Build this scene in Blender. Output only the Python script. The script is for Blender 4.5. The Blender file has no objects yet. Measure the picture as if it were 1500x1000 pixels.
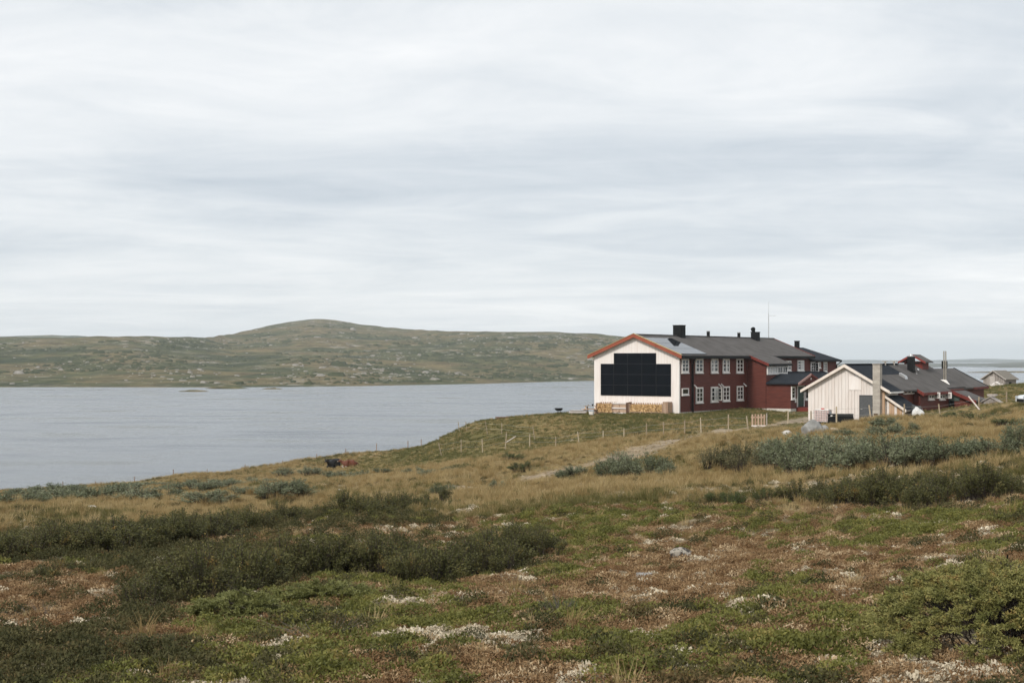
import bpy, bmesh, math, random
import numpy as np
from mathutils import Vector, Matrix, Euler
R = math.radians
scene = bpy.context.scene
COL = scene.collection

# ------------------------------------------------------------------ camera, sky, sun, exposure
EYE = 16.5                      # metres above the lake, which lies at z = 0
FPX, PX0, HOR = 2083.33, 750.0, 525.0   # 50 mm lens: focal length, centre column and eye-level row, in photo pixels
cam = bpy.data.cameras.new('camera'); cam.lens = 50; cam.sensor_width = 36
cam.shift_y = 25 / 1500; cam.clip_start = .1; cam.clip_end = 60000
camo = bpy.data.objects.new('camera', cam); COL.objects.link(camo)
camo.location = (0, 0, EYE); camo.rotation_euler = (R(90), 0, 0); scene.camera = camo

SUN_EL, SUN_AZ = 38, 215        # degrees; azimuth clockwise from +Y (the view direction)
world = bpy.data.worlds.new('World'); scene.world = world; world.use_nodes = True
def build_world():
    nt = world.node_tree; N = nt.nodes; L = nt.links
    for n in list(N): N.remove(n)
    def nd(t, **k):
        n = N.new(t)
        for a, b in k.items(): setattr(n, a, b)
        return n
    def math_(op, a, b=None):
        n = nd('ShaderNodeMath', operation=op)
        for i, v in enumerate((a, b)):
            if v is None: continue
            if isinstance(v, (int, float)): n.inputs[i].default_value = v
            else: L.new(v, n.inputs[i])
        return n.outputs[0]
    out = nd('ShaderNodeOutputWorld'); bg = nd('ShaderNodeBackground')
    sky = nd('ShaderNodeTexSky', sky_type='NISHITA'); sky.sun_disc = False
    sky.sun_elevation = R(SUN_EL); sky.sun_rotation = R(SUN_AZ); sky.altitude = 1200; sky.air_density = 1; sky.dust_density = 2
    tc = nd('ShaderNodeTexCoord'); sep = nd('ShaderNodeSeparateXYZ'); L.new(tc.outputs['Generated'], sep.inputs[0])
    el = math_('MAXIMUM', sep.outputs[2], 0.0)
    den = math_('ADD', el, 0.075)
    u = math_('DIVIDE', sep.outputs[0], den); v = math_('DIVIDE', sep.outputs[1], den)
    cmb = nd('ShaderNodeCombineXYZ'); L.new(u, cmb.inputs[0]); L.new(v, cmb.inputs[1])
    def noise(scale, detail, rough, mx, my, off):
        mp = nd('ShaderNodeMapping'); mp.inputs['Scale'].default_value = (mx, my, 1); mp.inputs['Location'].default_value = off
        mp.inputs['Rotation'].default_value = (0, 0, R(-9))
        L.new(cmb.outputs[0], mp.inputs[0])
        n = nd('ShaderNodeTexNoise'); n.inputs['Scale'].default_value = scale; n.inputs['Detail'].default_value = detail
        n.inputs['Roughness'].default_value = rough; n.inputs['Distortion'].default_value = .9
        L.new(mp.outputs[0], n.inputs['Vector']); return n.outputs['Fac']
    n1 = noise(.55, 7, .60, .62, 1.0, (3.1, 1.7, 0))
    n2 = noise(1.7, 8, .66, .8, 1.0, (7.3, 4.2, 0))
    n3 = noise(.2, 4, .5, .9, 1.0, (1.3, 9.2, 0))
    s = math_('ADD', math_('MULTIPLY', n1, .5), math_('ADD', math_('MULTIPLY', n2, .28), math_('MULTIPLY', n3, .3)))
    # thickness of the cloud deck: paler overhead, greyer at five to nine degrees, pale streaks low down
    rp = nd('ShaderNodeValToRGB'); cr = rp.color_ramp; cr.interpolation = 'B_SPLINE'
    while len(cr.elements) < 6: cr.elements.new(.5)
    for e, (p, c) in zip(cr.elements, [(0, 1.0), (.03, .84), (.065, .50), (.12, .38), (.19, .50), (.27, .62)]):
        e.position = p; e.color = (c, c, c, 1)
    L.new(el, rp.inputs[0])
    f = math_('ADD', math_('MULTIPLY', math_('SUBTRACT', s, .54), 3.0), rp.outputs[0])
    cl = nd('ShaderNodeValToRGB'); cr = cl.color_ramp
    while len(cr.elements) < 5: cr.elements.new(.5)
    for e, (p, c) in zip(cr.elements, [(0, (.335, .37, .408)), (.30, (.41, .438, .466)), (.55, (.485, .504, .520)), (.85, (.56, .568, .574)), (1, (.61, .613, .612))]):
        e.position = p; e.color = (*c, 1)
    L.new(f, cl.inputs[0])
    mix = nd('ShaderNodeMix', data_type='RGBA'); mix.inputs[0].default_value = .95
    sc = nd('ShaderNodeVectorMath', operation='SCALE'); L.new(sky.outputs[0], sc.inputs[0]); sc.inputs['Scale'].default_value = .06
    L.new(sc.outputs[0], mix.inputs[6]); L.new(cl.outputs[0], mix.inputs[7])
    L.new(mix.outputs[2], bg.inputs[0]); bg.inputs[1].default_value = 1.0
    L.new(bg.outputs[0], out.inputs[0])
build_world()
sun = bpy.data.lights.new('sun', 'SUN'); sun.energy = 1.5; sun.angle = R(10); sun.color = (1, .93, .84)
suno = bpy.data.objects.new('sun', sun); COL.objects.link(suno)
suno.rotation_euler = (R(90 - SUN_EL), 0, R(180 - SUN_AZ)); suno.location = (-30, -30, 60)
scene.view_settings.view_transform = 'Standard'; scene.view_settings.look = 'None'
scene.view_settings.exposure = 0.83; scene.view_settings.gamma = 1; scene.view_settings.use_curve_mapping = False
scene.cycles.volume_bounces = 1; scene.cycles.max_bounces = 6; scene.cycles.transparent_max_bounces = 8

# ------------------------------------------------------------------ helpers: noise, materials, mesh builder
rng = np.random.default_rng(11); random.seed(5)
def _h(ix, iy, seed):
    n = (ix.astype(np.int64) * 374761393 + iy.astype(np.int64) * 668265263 + seed * 1442695041) & 0xFFFFFFFF
    n = ((n ^ (n >> 13)) * 1274126177) & 0xFFFFFFFF
    return ((n ^ (n >> 16)) & 0xFFFF) / 65535.0
def vnoise(x, y, seed=0):
    x = np.asarray(x, float); y = np.asarray(y, float)
    ix = np.floor(x); iy = np.floor(y); fx = x - ix; fy = y - iy
    fx = fx * fx * (3 - 2 * fx); fy = fy * fy * (3 - 2 * fy)
    a = _h(ix, iy, seed); b = _h(ix + 1, iy, seed); c = _h(ix, iy + 1, seed); d = _h(ix + 1, iy + 1, seed)
    return (a * (1 - fx) + b * fx) * (1 - fy) + (c * (1 - fx) + d * fx) * fy
def fbm(x, y, seed=0, oct=4, gain=.5):
    x = np.asarray(x, float); y = np.asarray(y, float)
    s = 0; a = 1; t = 0
    for i in range(oct):
        s = s + a * vnoise(x * 2**i + 17.3 * i, y * 2**i - 9.1 * i, seed + i); t += a; a *= gain
    return s / t
def sstep(a, b, x): t = np.clip((x - a) / (b - a), 0, 1); return t * t * (3 - 2 * t)

MATS = {}
def mat(name, c1, c2=None, rough=.8, scale=6, stretch=(1, 1, 1), bump=0, coord='Object', spec=.3, metal=0, c3=None, lo=.35, hi=.65, detail=4, rand=0, trans=0):
    if name in MATS: return MATS[name]
    m = bpy.data.materials.new(name); m.use_nodes = True; nt = m.node_tree; N = nt.nodes; L = nt.links
    b = N['Principled BSDF']; b.inputs['Roughness'].default_value = rough; b.inputs['Metallic'].default_value = metal
    b.inputs['Specular IOR Level'].default_value = spec
    if c2 is None: c2 = tuple(min(1, x * 1.18 + .004) for x in c1)
    if coord == 'World':
        g = N.new('ShaderNodeNewGeometry'); src = g.outputs['Position']
    else:
        t = N.new('ShaderNodeTexCoord'); src = t.outputs['Object']
    mp = N.new('ShaderNodeMapping'); mp.inputs['Scale'].default_value = stretch; L.new(src, mp.inputs[0])
    n = N.new('ShaderNodeTexNoise'); n.inputs['Scale'].default_value = scale; n.inputs['Detail'].default_value = detail; n.inputs['Roughness'].default_value = .6
    L.new(mp.outputs[0], n.inputs['Vector'])
    r = N.new('ShaderNodeValToRGB'); cr = r.color_ramp
    cr.elements[0].position = lo; cr.elements[0].color = (*c1, 1); cr.elements[1].position = hi; cr.elements[1].color = (*c2, 1)
    if c3: e = cr.elements.new(min(.97, hi + .12)); e.color = (*c3, 1)
    fac = n.outputs['Fac']
    if rand:
        oi = N.new('ShaderNodeObjectInfo'); ma = N.new('ShaderNodeMath'); ma.operation = 'MULTIPLY_ADD'
        L.new(oi.outputs['Random'], ma.inputs[0]); ma.inputs[1].default_value = rand; ma.inputs[2].default_value = -rand / 2
        ad = N.new('ShaderNodeMath'); ad.operation = 'ADD'; L.new(ma.outputs[0], ad.inputs[0]); L.new(fac, ad.inputs[1]); fac = ad.outputs[0]
    L.new(fac, r.inputs[0]); L.new(r.outputs[0], b.inputs['Base Color'])
    if bump:
        bm = N.new('ShaderNodeBump'); bm.inputs['Strength'].default_value = bump; bm.inputs['Distance'].default_value = .02
        L.new(n.outputs['Fac'], bm.inputs['Height']); L.new(bm.outputs[0], b.inputs['Normal'])
    if trans:
        tr = N.new('ShaderNodeBsdfTranslucent'); L.new(r.outputs[0], tr.inputs[0])
        mx = N.new('ShaderNodeMixShader'); mx.inputs[0].default_value = trans
        L.new(b.outputs[0], mx.inputs[1]); L.new(tr.outputs[0], mx.inputs[2])
        L.new(mx.outputs[0], N['Material Output'].inputs['Surface'])
    MATS[name] = m; return m

class MB:
    def __init__(s): s.v = []; s.f = []
    def add(s, vs, fs):
        o = len(s.v); s.v += [tuple(p) for p in vs]; s.f += [tuple(o + i for i in f) for f in fs]; return s
    def hexa(s, p): return s.add(p, [(0, 3, 2, 1), (4, 5, 6, 7), (0, 1, 5, 4), (1, 2, 6, 5), (2, 3, 7, 6), (3, 0, 4, 7)])
    def box(s, x0, x1, y0, y1, z0, z1):
        return s.hexa([(x0, y0, z0), (x1, y0, z0), (x1, y1, z0), (x0, y1, z0), (x0, y0, z1), (x1, y0, z1), (x1, y1, z1), (x0, y1, z1)])
    def boxf(s, o, ex, n, a0, a1, z0, z1, c0, c1):      # box in a wall's frame: a along ex, z up, c out along n
        o = Vector(o); ex = Vector(ex); n = Vector(n); ez = Vector((0, 0, 1))
        P = lambda a, z, c: tuple(o + ex * a + ez * z + n * c)
        return s.hexa([P(a0, z0, c1), P(a1, z0, c1), P(a1, z0, c0), P(a0, z0, c0), P(a0, z1, c1), P(a1, z1, c1), P(a1, z1, c0), P(a0, z1, c0)])
    def prism(s, pts, ax, a0, a1):                       # polygon (2-D) extruded along axis ax
        k = len(pts)
        def P(p, a): return (a, p[0], p[1]) if ax == 0 else ((p[0], a, p[1]) if ax == 1 else (p[0], p[1], a))
        vs = [P(p, a0) for p in pts] + [P(p, a1) for p in pts]
        fs = [tuple(range(k)), tuple(range(2 * k - 1, k - 1, -1))] + [(i, i + k, (i + 1) % k + k, (i + 1) % k) for i in range(k)]
        return s.add(vs, fs)
    def bar(s, a, b, w, h=None, up=(0, 0, 1)):           # rectangular bar between two points
        a = Vector(a); b = Vector(b); h = h or w; d = (b - a).normalized(); up = Vector(up)
        if abs(d.dot(up)) > .98: up = Vector((0, 1, 0))
        x = d.cross(up).normalized() * w / 2; y = x.cross(d).normalized() * h / 2
        return s.hexa([a - x - y, a + x - y, a + x + y, a - x + y, b - x - y, b + x - y, b + x + y, b - x + y])
    def tube(s, pts, rad, n=6, caps=True):
        pts = [Vector(p) for p in pts]; rad = rad if hasattr(rad, '__len__') else [rad] * len(pts)
        o = len(s.v); up = Vector((0, 0, 1))
        for i, p in enumerate(pts):
            d = (pts[min(i + 1, len(pts) - 1)] - pts[max(i - 1, 0)]).normalized()
            r = Vector((1, 0, 0)) if abs(d.z) > .95 else d.cross(up).normalized()
            q = d.cross(r).normalized()
            for k in range(n):
                a = 2 * math.pi * k / n; s.v.append(tuple(p + (r * math.cos(a) + q * math.sin(a)) * rad[i]))
        for i in range(len(pts) - 1):
            for k in range(n):
                a = o + i * n + k; b = o + i * n + (k + 1) % n; s.f.append((a, b, b + n, a + n))
        if caps:
            s.f.append(tuple(o + k for k in range(n - 1, -1, -1))); s.f.append(tuple(o + (len(pts) - 1) * n + k for k in range(n)))
        return s
    def mesh(s, name, m=None, smooth=False):
        me = bpy.data.meshes.new(name); me.from_pydata(s.v, [], s.f)
        bm = bmesh.new(); bm.from_mesh(me); bmesh.ops.recalc_face_normals(bm, faces=bm.faces); bm.to_mesh(me); bm.free()
        if m: me.materials.append(m)
        if smooth: me.polygons.foreach_set('use_smooth', [True] * len(me.polygons))
        me.update(); return me
    def build(s, name, m, parent=None, kind=None, smooth=False): return obj(name, s.mesh(name, m, smooth), parent, kind)
def obj(name, me, parent=None, kind=None, loc=None):
    o = bpy.data.objects.new(name, me); COL.objects.link(o)
    if parent: o.parent = parent
    if kind: o['kind'] = kind
    if loc is not None: o.location = loc
    return o
def npmesh(name, V, F, m=None, smooth=False):            # numpy verts + quads
    me = bpy.data.meshes.new(name); V = np.asarray(V, np.float32); F = np.asarray(F, np.int32); k = F.shape[1]
    me.vertices.add(len(V)); me.vertices.foreach_set('co', V.ravel())
    me.loops.add(F.size); me.loops.foreach_set('vertex_index', F.ravel())
    me.polygons.add(len(F)); me.polygons.foreach_set('loop_start', np.arange(0, F.size, k, dtype=np.int32))
    if m: me.materials.append(m)
    me.update(calc_edges=True); me.validate()
    if smooth: me.polygons.foreach_set('use_smooth', np.ones(len(me.polygons), bool))
    return me
def thing(name, label, cat, loc=(0, 0, 0), rz=0, group=None):
    o = bpy.data.objects.new(name, None); COL.objects.link(o); o.location = loc; o.rotation_euler = (0, 0, rz); o.empty_display_size = .3
    return tag(o, label, cat, group)
def tag(o, label, cat, group=None):
    o['label'] = label; o['category'] = cat
    if group: o['group'] = group
    return o
def at(px, py, d): return Vector(((px - PX0) / FPX * d, d, EYE - (py - HOR) / FPX * d))
# ------------------------------------------------------------------ terrain: heights from points of known distance
CP = [  # (photo column, photo row, metres away)
 (0,1000,8.5),(300,1000,8.3),(750,1000,7.8),(1200,1000,7.4),(1500,1000,7.0),(-500,1000,9.0),(2000,1000,6.6),
 (0,850,16),(0,760,45),(0,735,90),(0,722,160),(0,718.5,177),
 (300,850,15),(300,750,42),(300,720,90),(300,706,176),
 (500,850,14.5),(500,760,32),(500,720,62),(500,700,110),(500,688,172),
 (600,675,140),(600,667,163),(650,668,122),(650,643,147),
 (750,850,14),(750,750,28),(750,700,60),(750,672,90),(750,658,115),(750,635,126),(750,611,140),(700,661,118),(690,617,144),(700,636,128),
 (800,608,139),(900,800,19),(900,700,48),(900,660,78),(900,641,103),(900,616,122),(900,608,131),(830,607,134),
 (1067,634,93),(1067,800,18.5),(1067,680,50),(1067,602,137),(1000,607.5,130),(1000,620,115),
 (1200,800,17),(1200,700,35),(1200,650,65),(1200,624,102),(1150,600,144),
 (1300,800,16),(1300,700,31),(1300,640,66),(1300,618,100),
 (1400,750,19.5),(1400,680,34),(1400,630,64),(1400,607,92),(1390,603,114),
 (1500,750,18),(1500,680,31),(1500,625,58),(1500,599,88),(1500,594,110),(1440,597,112),(1500,575,170),(1450,570.5,210),(1500,566,222),
 (1900,700,24),(1900,600,80),(1900,570,170),(-400,850,17),(-400,760,46),(-400,735,95)]
PZ = [(( p[0]-PX0)/FPX*p[2], p[2], EYE-(p[1]-HOR)/FPX*p[2]) for p in CP]
PZ += [(0,-20,15.6),(-20,-10,15.0),(20,-10,16.0),(0,0,14.8),(-12,0,14.2),(12,0,15.2)]
def below(px, d, z): PZ.append(((px-PX0)/FPX*d, d, z))
for px, d in ((-400,192),(0,190),(300,190),(500,188),(600,184),(650,178),(700,172),(800,172),(900,185)): below(px, d, -1.6)
for px, d in ((1000,170),(1100,180),(1200,190)): below(px, d, 11.2)
for px, d in ((1000,240),(1200,262),(1350,290),(1500,310),(1900,330)): below(px, d, -1.5)
for px in (-600,-200,200,600,1000,1400,1800,2200): below(px, 420, -9)
for px in (-600,-200,200,600): below(px, 260, -5)
PZ = np.array(PZ)
def _tps(r2): return r2 * np.log(r2 + 1e-9) * .5
def _warp(x, y):                # compress far distances so that near and far points weigh alike
    r = np.sqrt(y * y + 1); w = np.log1p(np.maximum(y, -25) + 27) * 40
    return x / (np.maximum(y, -15) + 27) * 60, w
def _fit():
    X, Y = _warp(PZ[:, 0], PZ[:, 1]); n = len(PZ)
    K = _tps((X[:, None] - X)**2 + (Y[:, None] - Y)**2) + np.eye(n) * 1.2
    P = np.c_[np.ones(n), X, Y]; A = np.zeros((n + 3, n + 3)); A[:n, :n] = K; A[:n, n:] = P; A[n:, :n] = P.T
    return np.linalg.solve(A, np.r_[PZ[:, 2], 0, 0, 0]), X, Y
_W, _CX, _CY = _fit()
def base_h(x, y):
    x = np.atleast_1d(np.asarray(x, float)); y = np.atleast_1d(np.asarray(y, float)); out = np.empty(x.shape)
    fx, fy, fo = x.ravel(), y.ravel(), out.ravel()
    for i in range(0, len(fx), 20000):
        X, Y = _warp(fx[i:i+20000], fy[i:i+20000])
        fo[i:i+20000] = _tps((X[:, None] - _CX)**2 + (Y[:, None] - _CY)**2) @ _W[:-3] + _W[-3] + _W[-2] * X + _W[-1] * Y
    return out
# footpath from the gate down past the willow, as (px, py) on the ground
PATH_PX = [(1215,604,140),(1150,622,110),(1118,632,97),(1060,637,92),(1000,645,84),(940,658,74),(880,672,66),(800,688,60),(700,702,56),(610,716,53)]
PATH = np.array([((p-PX0)/FPX*d, d) for p, q, d in PATH_PX])
def path_dist(x, y):
    best = np.full(np.shape(x), 1e9)
    for (ax, ay), (bx, by) in zip(PATH[:-1], PATH[1:]):
        t = np.clip(((x-ax)*(bx-ax)+(y-ay)*(by-ay)) / ((bx-ax)**2+(by-ay)**2), 0, 1)
        best = np.minimum(best, np.hypot(x-ax-t*(bx-ax), y-ay-t*(by-ay)))
    return best
def H(x, y):
    x = np.atleast_1d(np.asarray(x, float)); y = np.atleast_1d(np.asarray(y, float)); z = base_h(x, y)
    d = np.maximum(y, 3)
    lawn = sstep(100, 112, y + .25 * (x - 5)) * sstep(-18, -8, x) * (1 - sstep(26, 34, x))
    amp = np.clip(.05 + .012 * d, .1, .55) * (1 - .75 * lawn)
    z = z + amp * (fbm(x * .22, y * .16, 3, 3) - .5) * 1.6
    z = z + np.clip(.03 + .004 * d, .04, .22) * (fbm(x * 1.1, y * .9, 9, 3) - .5) * (1 - .6 * lawn) * 1.6
    z = z + .10 * (fbm(x * 3.6, y * 3.6, 21, 3) - .5) * (1 - sstep(20, 45, d))
    z = z - .10 * np.exp(-(path_dist(x, y) / .9)**2)
    return np.maximum(z, -2.2)
def gz(x, y): return float(H(x, y)[0])
def ground_at(px, py, dmax=260):          # where the ray through a photo pixel meets the ground
    d = np.geomspace(5, dmax, 700); x = (px - PX0) / FPX * d; z = EYE - (py - HOR) / FPX * d
    h = H(x, d); k = np.nonzero(h >= z)[0]
    i = k[0] if len(k) else int(np.argmin(z - h))
    return Vector((x[i], d[i], h[i]))
def ground_d(px, d): x = (px - PX0) / FPX * d; return Vector((x, d, gz(x, d)))

# what grows where: (px, py, half width, half height, kind) read off the photograph, broken up with noise
BLOBS = [
 (1170,895,95,45,'g'),(930,925,75,28,'g'),(590,885,120,45,'g'),(620,985,120,26,'g'),(450,985,80,40,'g'),(850,775,90,35,'g'),(1370,770,80,20,'g'),
 (1100,775,80,14,'g'),(1010,990,90,25,'g'),(1150,990,60,14,'g'),(830,885,70,32,'g'),(1360,780,110,20,'g'),(350,905,60,25,'g'),(800,835,50,12,'g'),(1240,790,60,12,'g'),(560,740,90,10,'g'),(900,745,120,18,'g'),(1180,760,100,8,'g'),
 (60,870,130,40,'b'),(1010,820,170,70,'b'),(720,890,60,40,'b'),(1260,830,130,40,'b'),(1240,960,120,40,'b'),(1430,800,100,20,'b'),(920,960,160,20,'b'),(1150,760,120,10,'b'),
 (1255,766,30,10,'l'),(1300,748,14,7,'l'),(520,856,26,6,'l'),(350,982,36,22,'l'),(730,935,46,26,'l'),(1070,945,60,16,'l'),(640,960,40,14,'l'),(620,975,28,12,'l'),(290,918,22,8,'l'),
 (1450,800,40,10,'l'),(1310,800,60,8,'l'),(1290,870,40,14,'l'),(420,990,40,12,'l'),(145,925,46,14,'l'),(1000,815,24,8,'l'),(940,848,20,6,'l'),(900,880,26,7,'l'),(850,975,80,18,'l'),(1180,830,40,8,'l'),(1480,815,30,20,'l'),(740,785,16,5,'l'),
 (800,622,70,9,'s'),(690,622,36,9,'s'),(780,612,90,4,'s'),(205,905,45,9,'s'),(860,715,140,14,'s'),(1220,712,120,12,'s'),(1010,705,70,18,'s'),(700,735,80,10,'s'),(1400,625,120,16,'s'),(900,655,220,14,'s'),(600,690,160,12,'s'),(1150,735,40,9,'s'),
 (120,965,170,45,'d'),(180,800,190,22,'d'),(480,762,160,14,'d'),(300,850,120,30,'d'),(20,980,60,40,'d'),
]
def cover(x, y, z=None):
    z = base_h(x, y) if z is None else z
    d = np.maximum(y, 1.5); px = PX0 + FPX * x / d; py = HOR + FPX * (EYE - z) / d
    wpx = (fbm(x * 1.3, y * 1.3, 33, 3) - .5); wpy = (fbm(x * 1.3, y * 1.3, 47, 3) - .5)
    px = px + wpx * 900 / np.sqrt(d) ; py = py + wpy * 1100 / d**.9
    near = 1 - sstep(15, 44, d + 26 * (fbm(x * .12, y * .12, 91, 3) - .5) * sstep(8, 20, d)); lawn = sstep(100, 110, y + .25 * (x - 5)) * sstep(-20, -10, x)
    n1 = fbm(x * .35, y * .3, 61, 4); n2 = fbm(x * .8, y * .7, 67, 4); n3 = fbm(x * 2.2, y * 2, 71, 4)
    W = {}
    W['b'] = near * (.35 + .8 * sstep(.38, .58, n1)) + (1 - near) * .35 * sstep(.55, .7, n2)
    W['g'] = (.95 - .67 * near) * sstep(.50, .62, n2) * 1.0 + .9 * lawn * sstep(.36, .5, fbm(x * .09, y * .07, 5, 3))
    W['s'] = near * (.16 + .35 * sstep(.55, .66, n1)) + (1 - near) * (.85 - .35 * lawn) * sstep(.36, .56, n1 + .05) + (1 - near) * .15
    W['l'] = 1.9 * near * sstep(.53, .60, n3) + .25 * (1 - near) * sstep(.68, .74, n3)
    W['d'] = .16 * (1 - .9 * lawn)
    for bx, by, rx, ry, k in BLOBS:
        W[k] = W[k] + {'l': 3.4, 'g': 1.05, 'b': 1.35}.get(k, 1.4) * np.exp(-(((px - bx) / rx)**2 + ((py - by) / ry)**2)**1.5) * (y > 3)
    W['l'] = W['l'] * sstep(.40, .52, n3 + .5 * (fbm(x * 6, y * 6, 83, 2) - .5))
    pd = path_dist(x, y); W['p'] = 5 * (1 - sstep(.5, 1.5, pd + .7 * (n3 - .5))) * (.5 + .5 * sstep(66, 84, y))
    t = sum(W.values()); return {k: v / t for k, v in W.items()}

def ground_material():
    m = bpy.data.materials.new('heath_ground'); m.use_nodes = True; nt = m.node_tree; N = nt.nodes; L = nt.links
    b = N['Principled BSDF']; b.inputs['Roughness'].default_value = .95; b.inputs['Specular IOR Level'].default_value = .1
    a = N.new('ShaderNodeAttribute'); a.attribute_name = 'tint'
    g = N.new('ShaderNodeNewGeometry')
    def noise(s, det):
        n = N.new('ShaderNodeTexNoise'); n.inputs['Scale'].default_value = s; n.inputs['Detail'].default_value = det; n.inputs['Roughness'].default_value = .7
        L.new(g.outputs['Position'], n.inputs['Vector']); return n
    n1 = noise(9, 6); n2 = noise(1.4, 5)
    r = N.new('ShaderNodeMapRange'); r.inputs[1].default_value = .3; r.inputs[2].default_value = .7; r.inputs[3].default_value = .45; r.inputs[4].default_value = 1.5
    L.new(n1.outputs['Fac'], r.inputs[0])
    r2 = N.new('ShaderNodeMapRange'); r2.inputs[1].default_value = .3; r2.inputs[2].default_value = .7; r2.inputs[3].default_value = .7; r2.inputs[4].default_value = 1.3
    L.new(n2.outputs['Fac'], r2.inputs[0])
    mu = N.new('ShaderNodeMath'); mu.operation = 'MULTIPLY'; L.new(r.outputs[0], mu.inputs[0]); L.new(r2.outputs[0], mu.inputs[1])
    sc = N.new('ShaderNodeVectorMath'); sc.operation = 'SCALE'; L.new(a.outputs['Color'], sc.inputs[0]); L.new(mu.outputs[0], sc.inputs['Scale'])
    L.new(sc.outputs[0], b.inputs['Base Color'])
    bp = N.new('ShaderNodeBump'); bp.inputs['Strength'].default_value = .8; bp.inputs['Distance'].default_value = .06
    L.new(n1.outputs['Fac'], bp.inputs['Height']); L.new(bp.outputs[0], b.inputs['Normal'])
    return m
TINT = {'b': (.16, .10, .052), 'g': (.10, .10, .032), 's': (.25, .18, .08), 'l': (.33, .29, .21), 'd': (.065, .058, .03), 'p': (.36, .29, .22)}
def make_ground():
    ys = np.r_[np.linspace(-25, 4, 40), np.geomspace(4.1, 425, 430)]; c = np.linspace(-1, 1, 421)
    X = c[None, :] * (.64 * np.maximum(ys, 0) + 14)[:, None]; Y = np.repeat(ys[:, None], len(c), 1)
    Z = H(X.ravel(), Y.ravel()).reshape(X.shape)
    nr, nc = X.shape; idx = np.arange(nr * nc).reshape(nr, nc)
    F = np.stack([idx[:-1, :-1], idx[:-1, 1:], idx[1:, 1:], idx[1:, :-1]], -1).reshape(-1, 4)
    me = npmesh('ground', np.stack([X, Y, Z], -1).reshape(-1, 3), F, ground_material(), True)
    W = cover(X.ravel(), Y.ravel(), Z.ravel()); C = np.zeros((nr * nc, 4)); C[:, 3] = 1
    for k, w in W.items(): C[:, :3] += w[:, None] * np.array(TINT[k])
    shore = (1 - sstep(.05, .7, Z.ravel()))[:, None]; C[:, :3] = C[:, :3] * (1 - shore) + shore * np.array((.06, .055, .045))
    at_ = me.attributes.new('tint', 'FLOAT_COLOR', 'POINT'); at_.data.foreach_set('color', C.ravel().astype(np.float32))
    obj('ground', me, kind='structure')
make_ground()

# ------------------------------------------------------------------ lake
def make_lake():
    m = bpy.data.materials.new('lake_water'); m.use_nodes = True; nt = m.node_tree; N = nt.nodes; L = nt.links
    b = N['Principled BSDF']; b.inputs['Base Color'].default_value = (.085, .102, .122, 1); b.inputs['Roughness'].default_value = .16; b.inputs['IOR'].default_value = 1.33
    g = N.new('ShaderNodeNewGeometry')
    def noise(s, st, det, rot=0):
        mp = N.new('ShaderNodeMapping'); mp.inputs['Scale'].default_value = st; mp.inputs['Rotation'].default_value = (0, 0, rot); L.new(g.outputs['Position'], mp.inputs[0])
        n = N.new('ShaderNodeTexNoise'); n.inputs['Scale'].default_value = s; n.inputs['Detail'].default_value = det; n.inputs['Roughness'].default_value = .65
        L.new(mp.outputs[0], n.inputs['Vector']); return n
    n1 = noise(.4, (1, 1.7, 1), 6, .3); n2 = noise(.02, (1, 2.2, 1), 5, .2)
    bp = N.new('ShaderNodeBump'); bp.inputs['Strength'].default_value = .42; bp.inputs['Distance'].default_value = .3; L.new(n1.outputs['Fac'], bp.inputs['Height'])
    L.new(bp.outputs[0], b.inputs['Normal'])
    r = N.new('ShaderNodeMapRange'); r.inputs[1].default_value = .35; r.inputs[2].default_value = .65; r.inputs[3].default_value = .07; r.inputs[4].default_value = .30
    L.new(n2.outputs['Fac'], r.inputs[0]); L.new(r.outputs[0], b.inputs['Roughness'])
    MB().add([(-16000, 120, 0), (16000, 120, 0), (16000, 16000, 0), (-16000, 16000, 0)], [(0, 1, 2, 3)]).build('lake', m, kind='structure')
make_lake()

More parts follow.
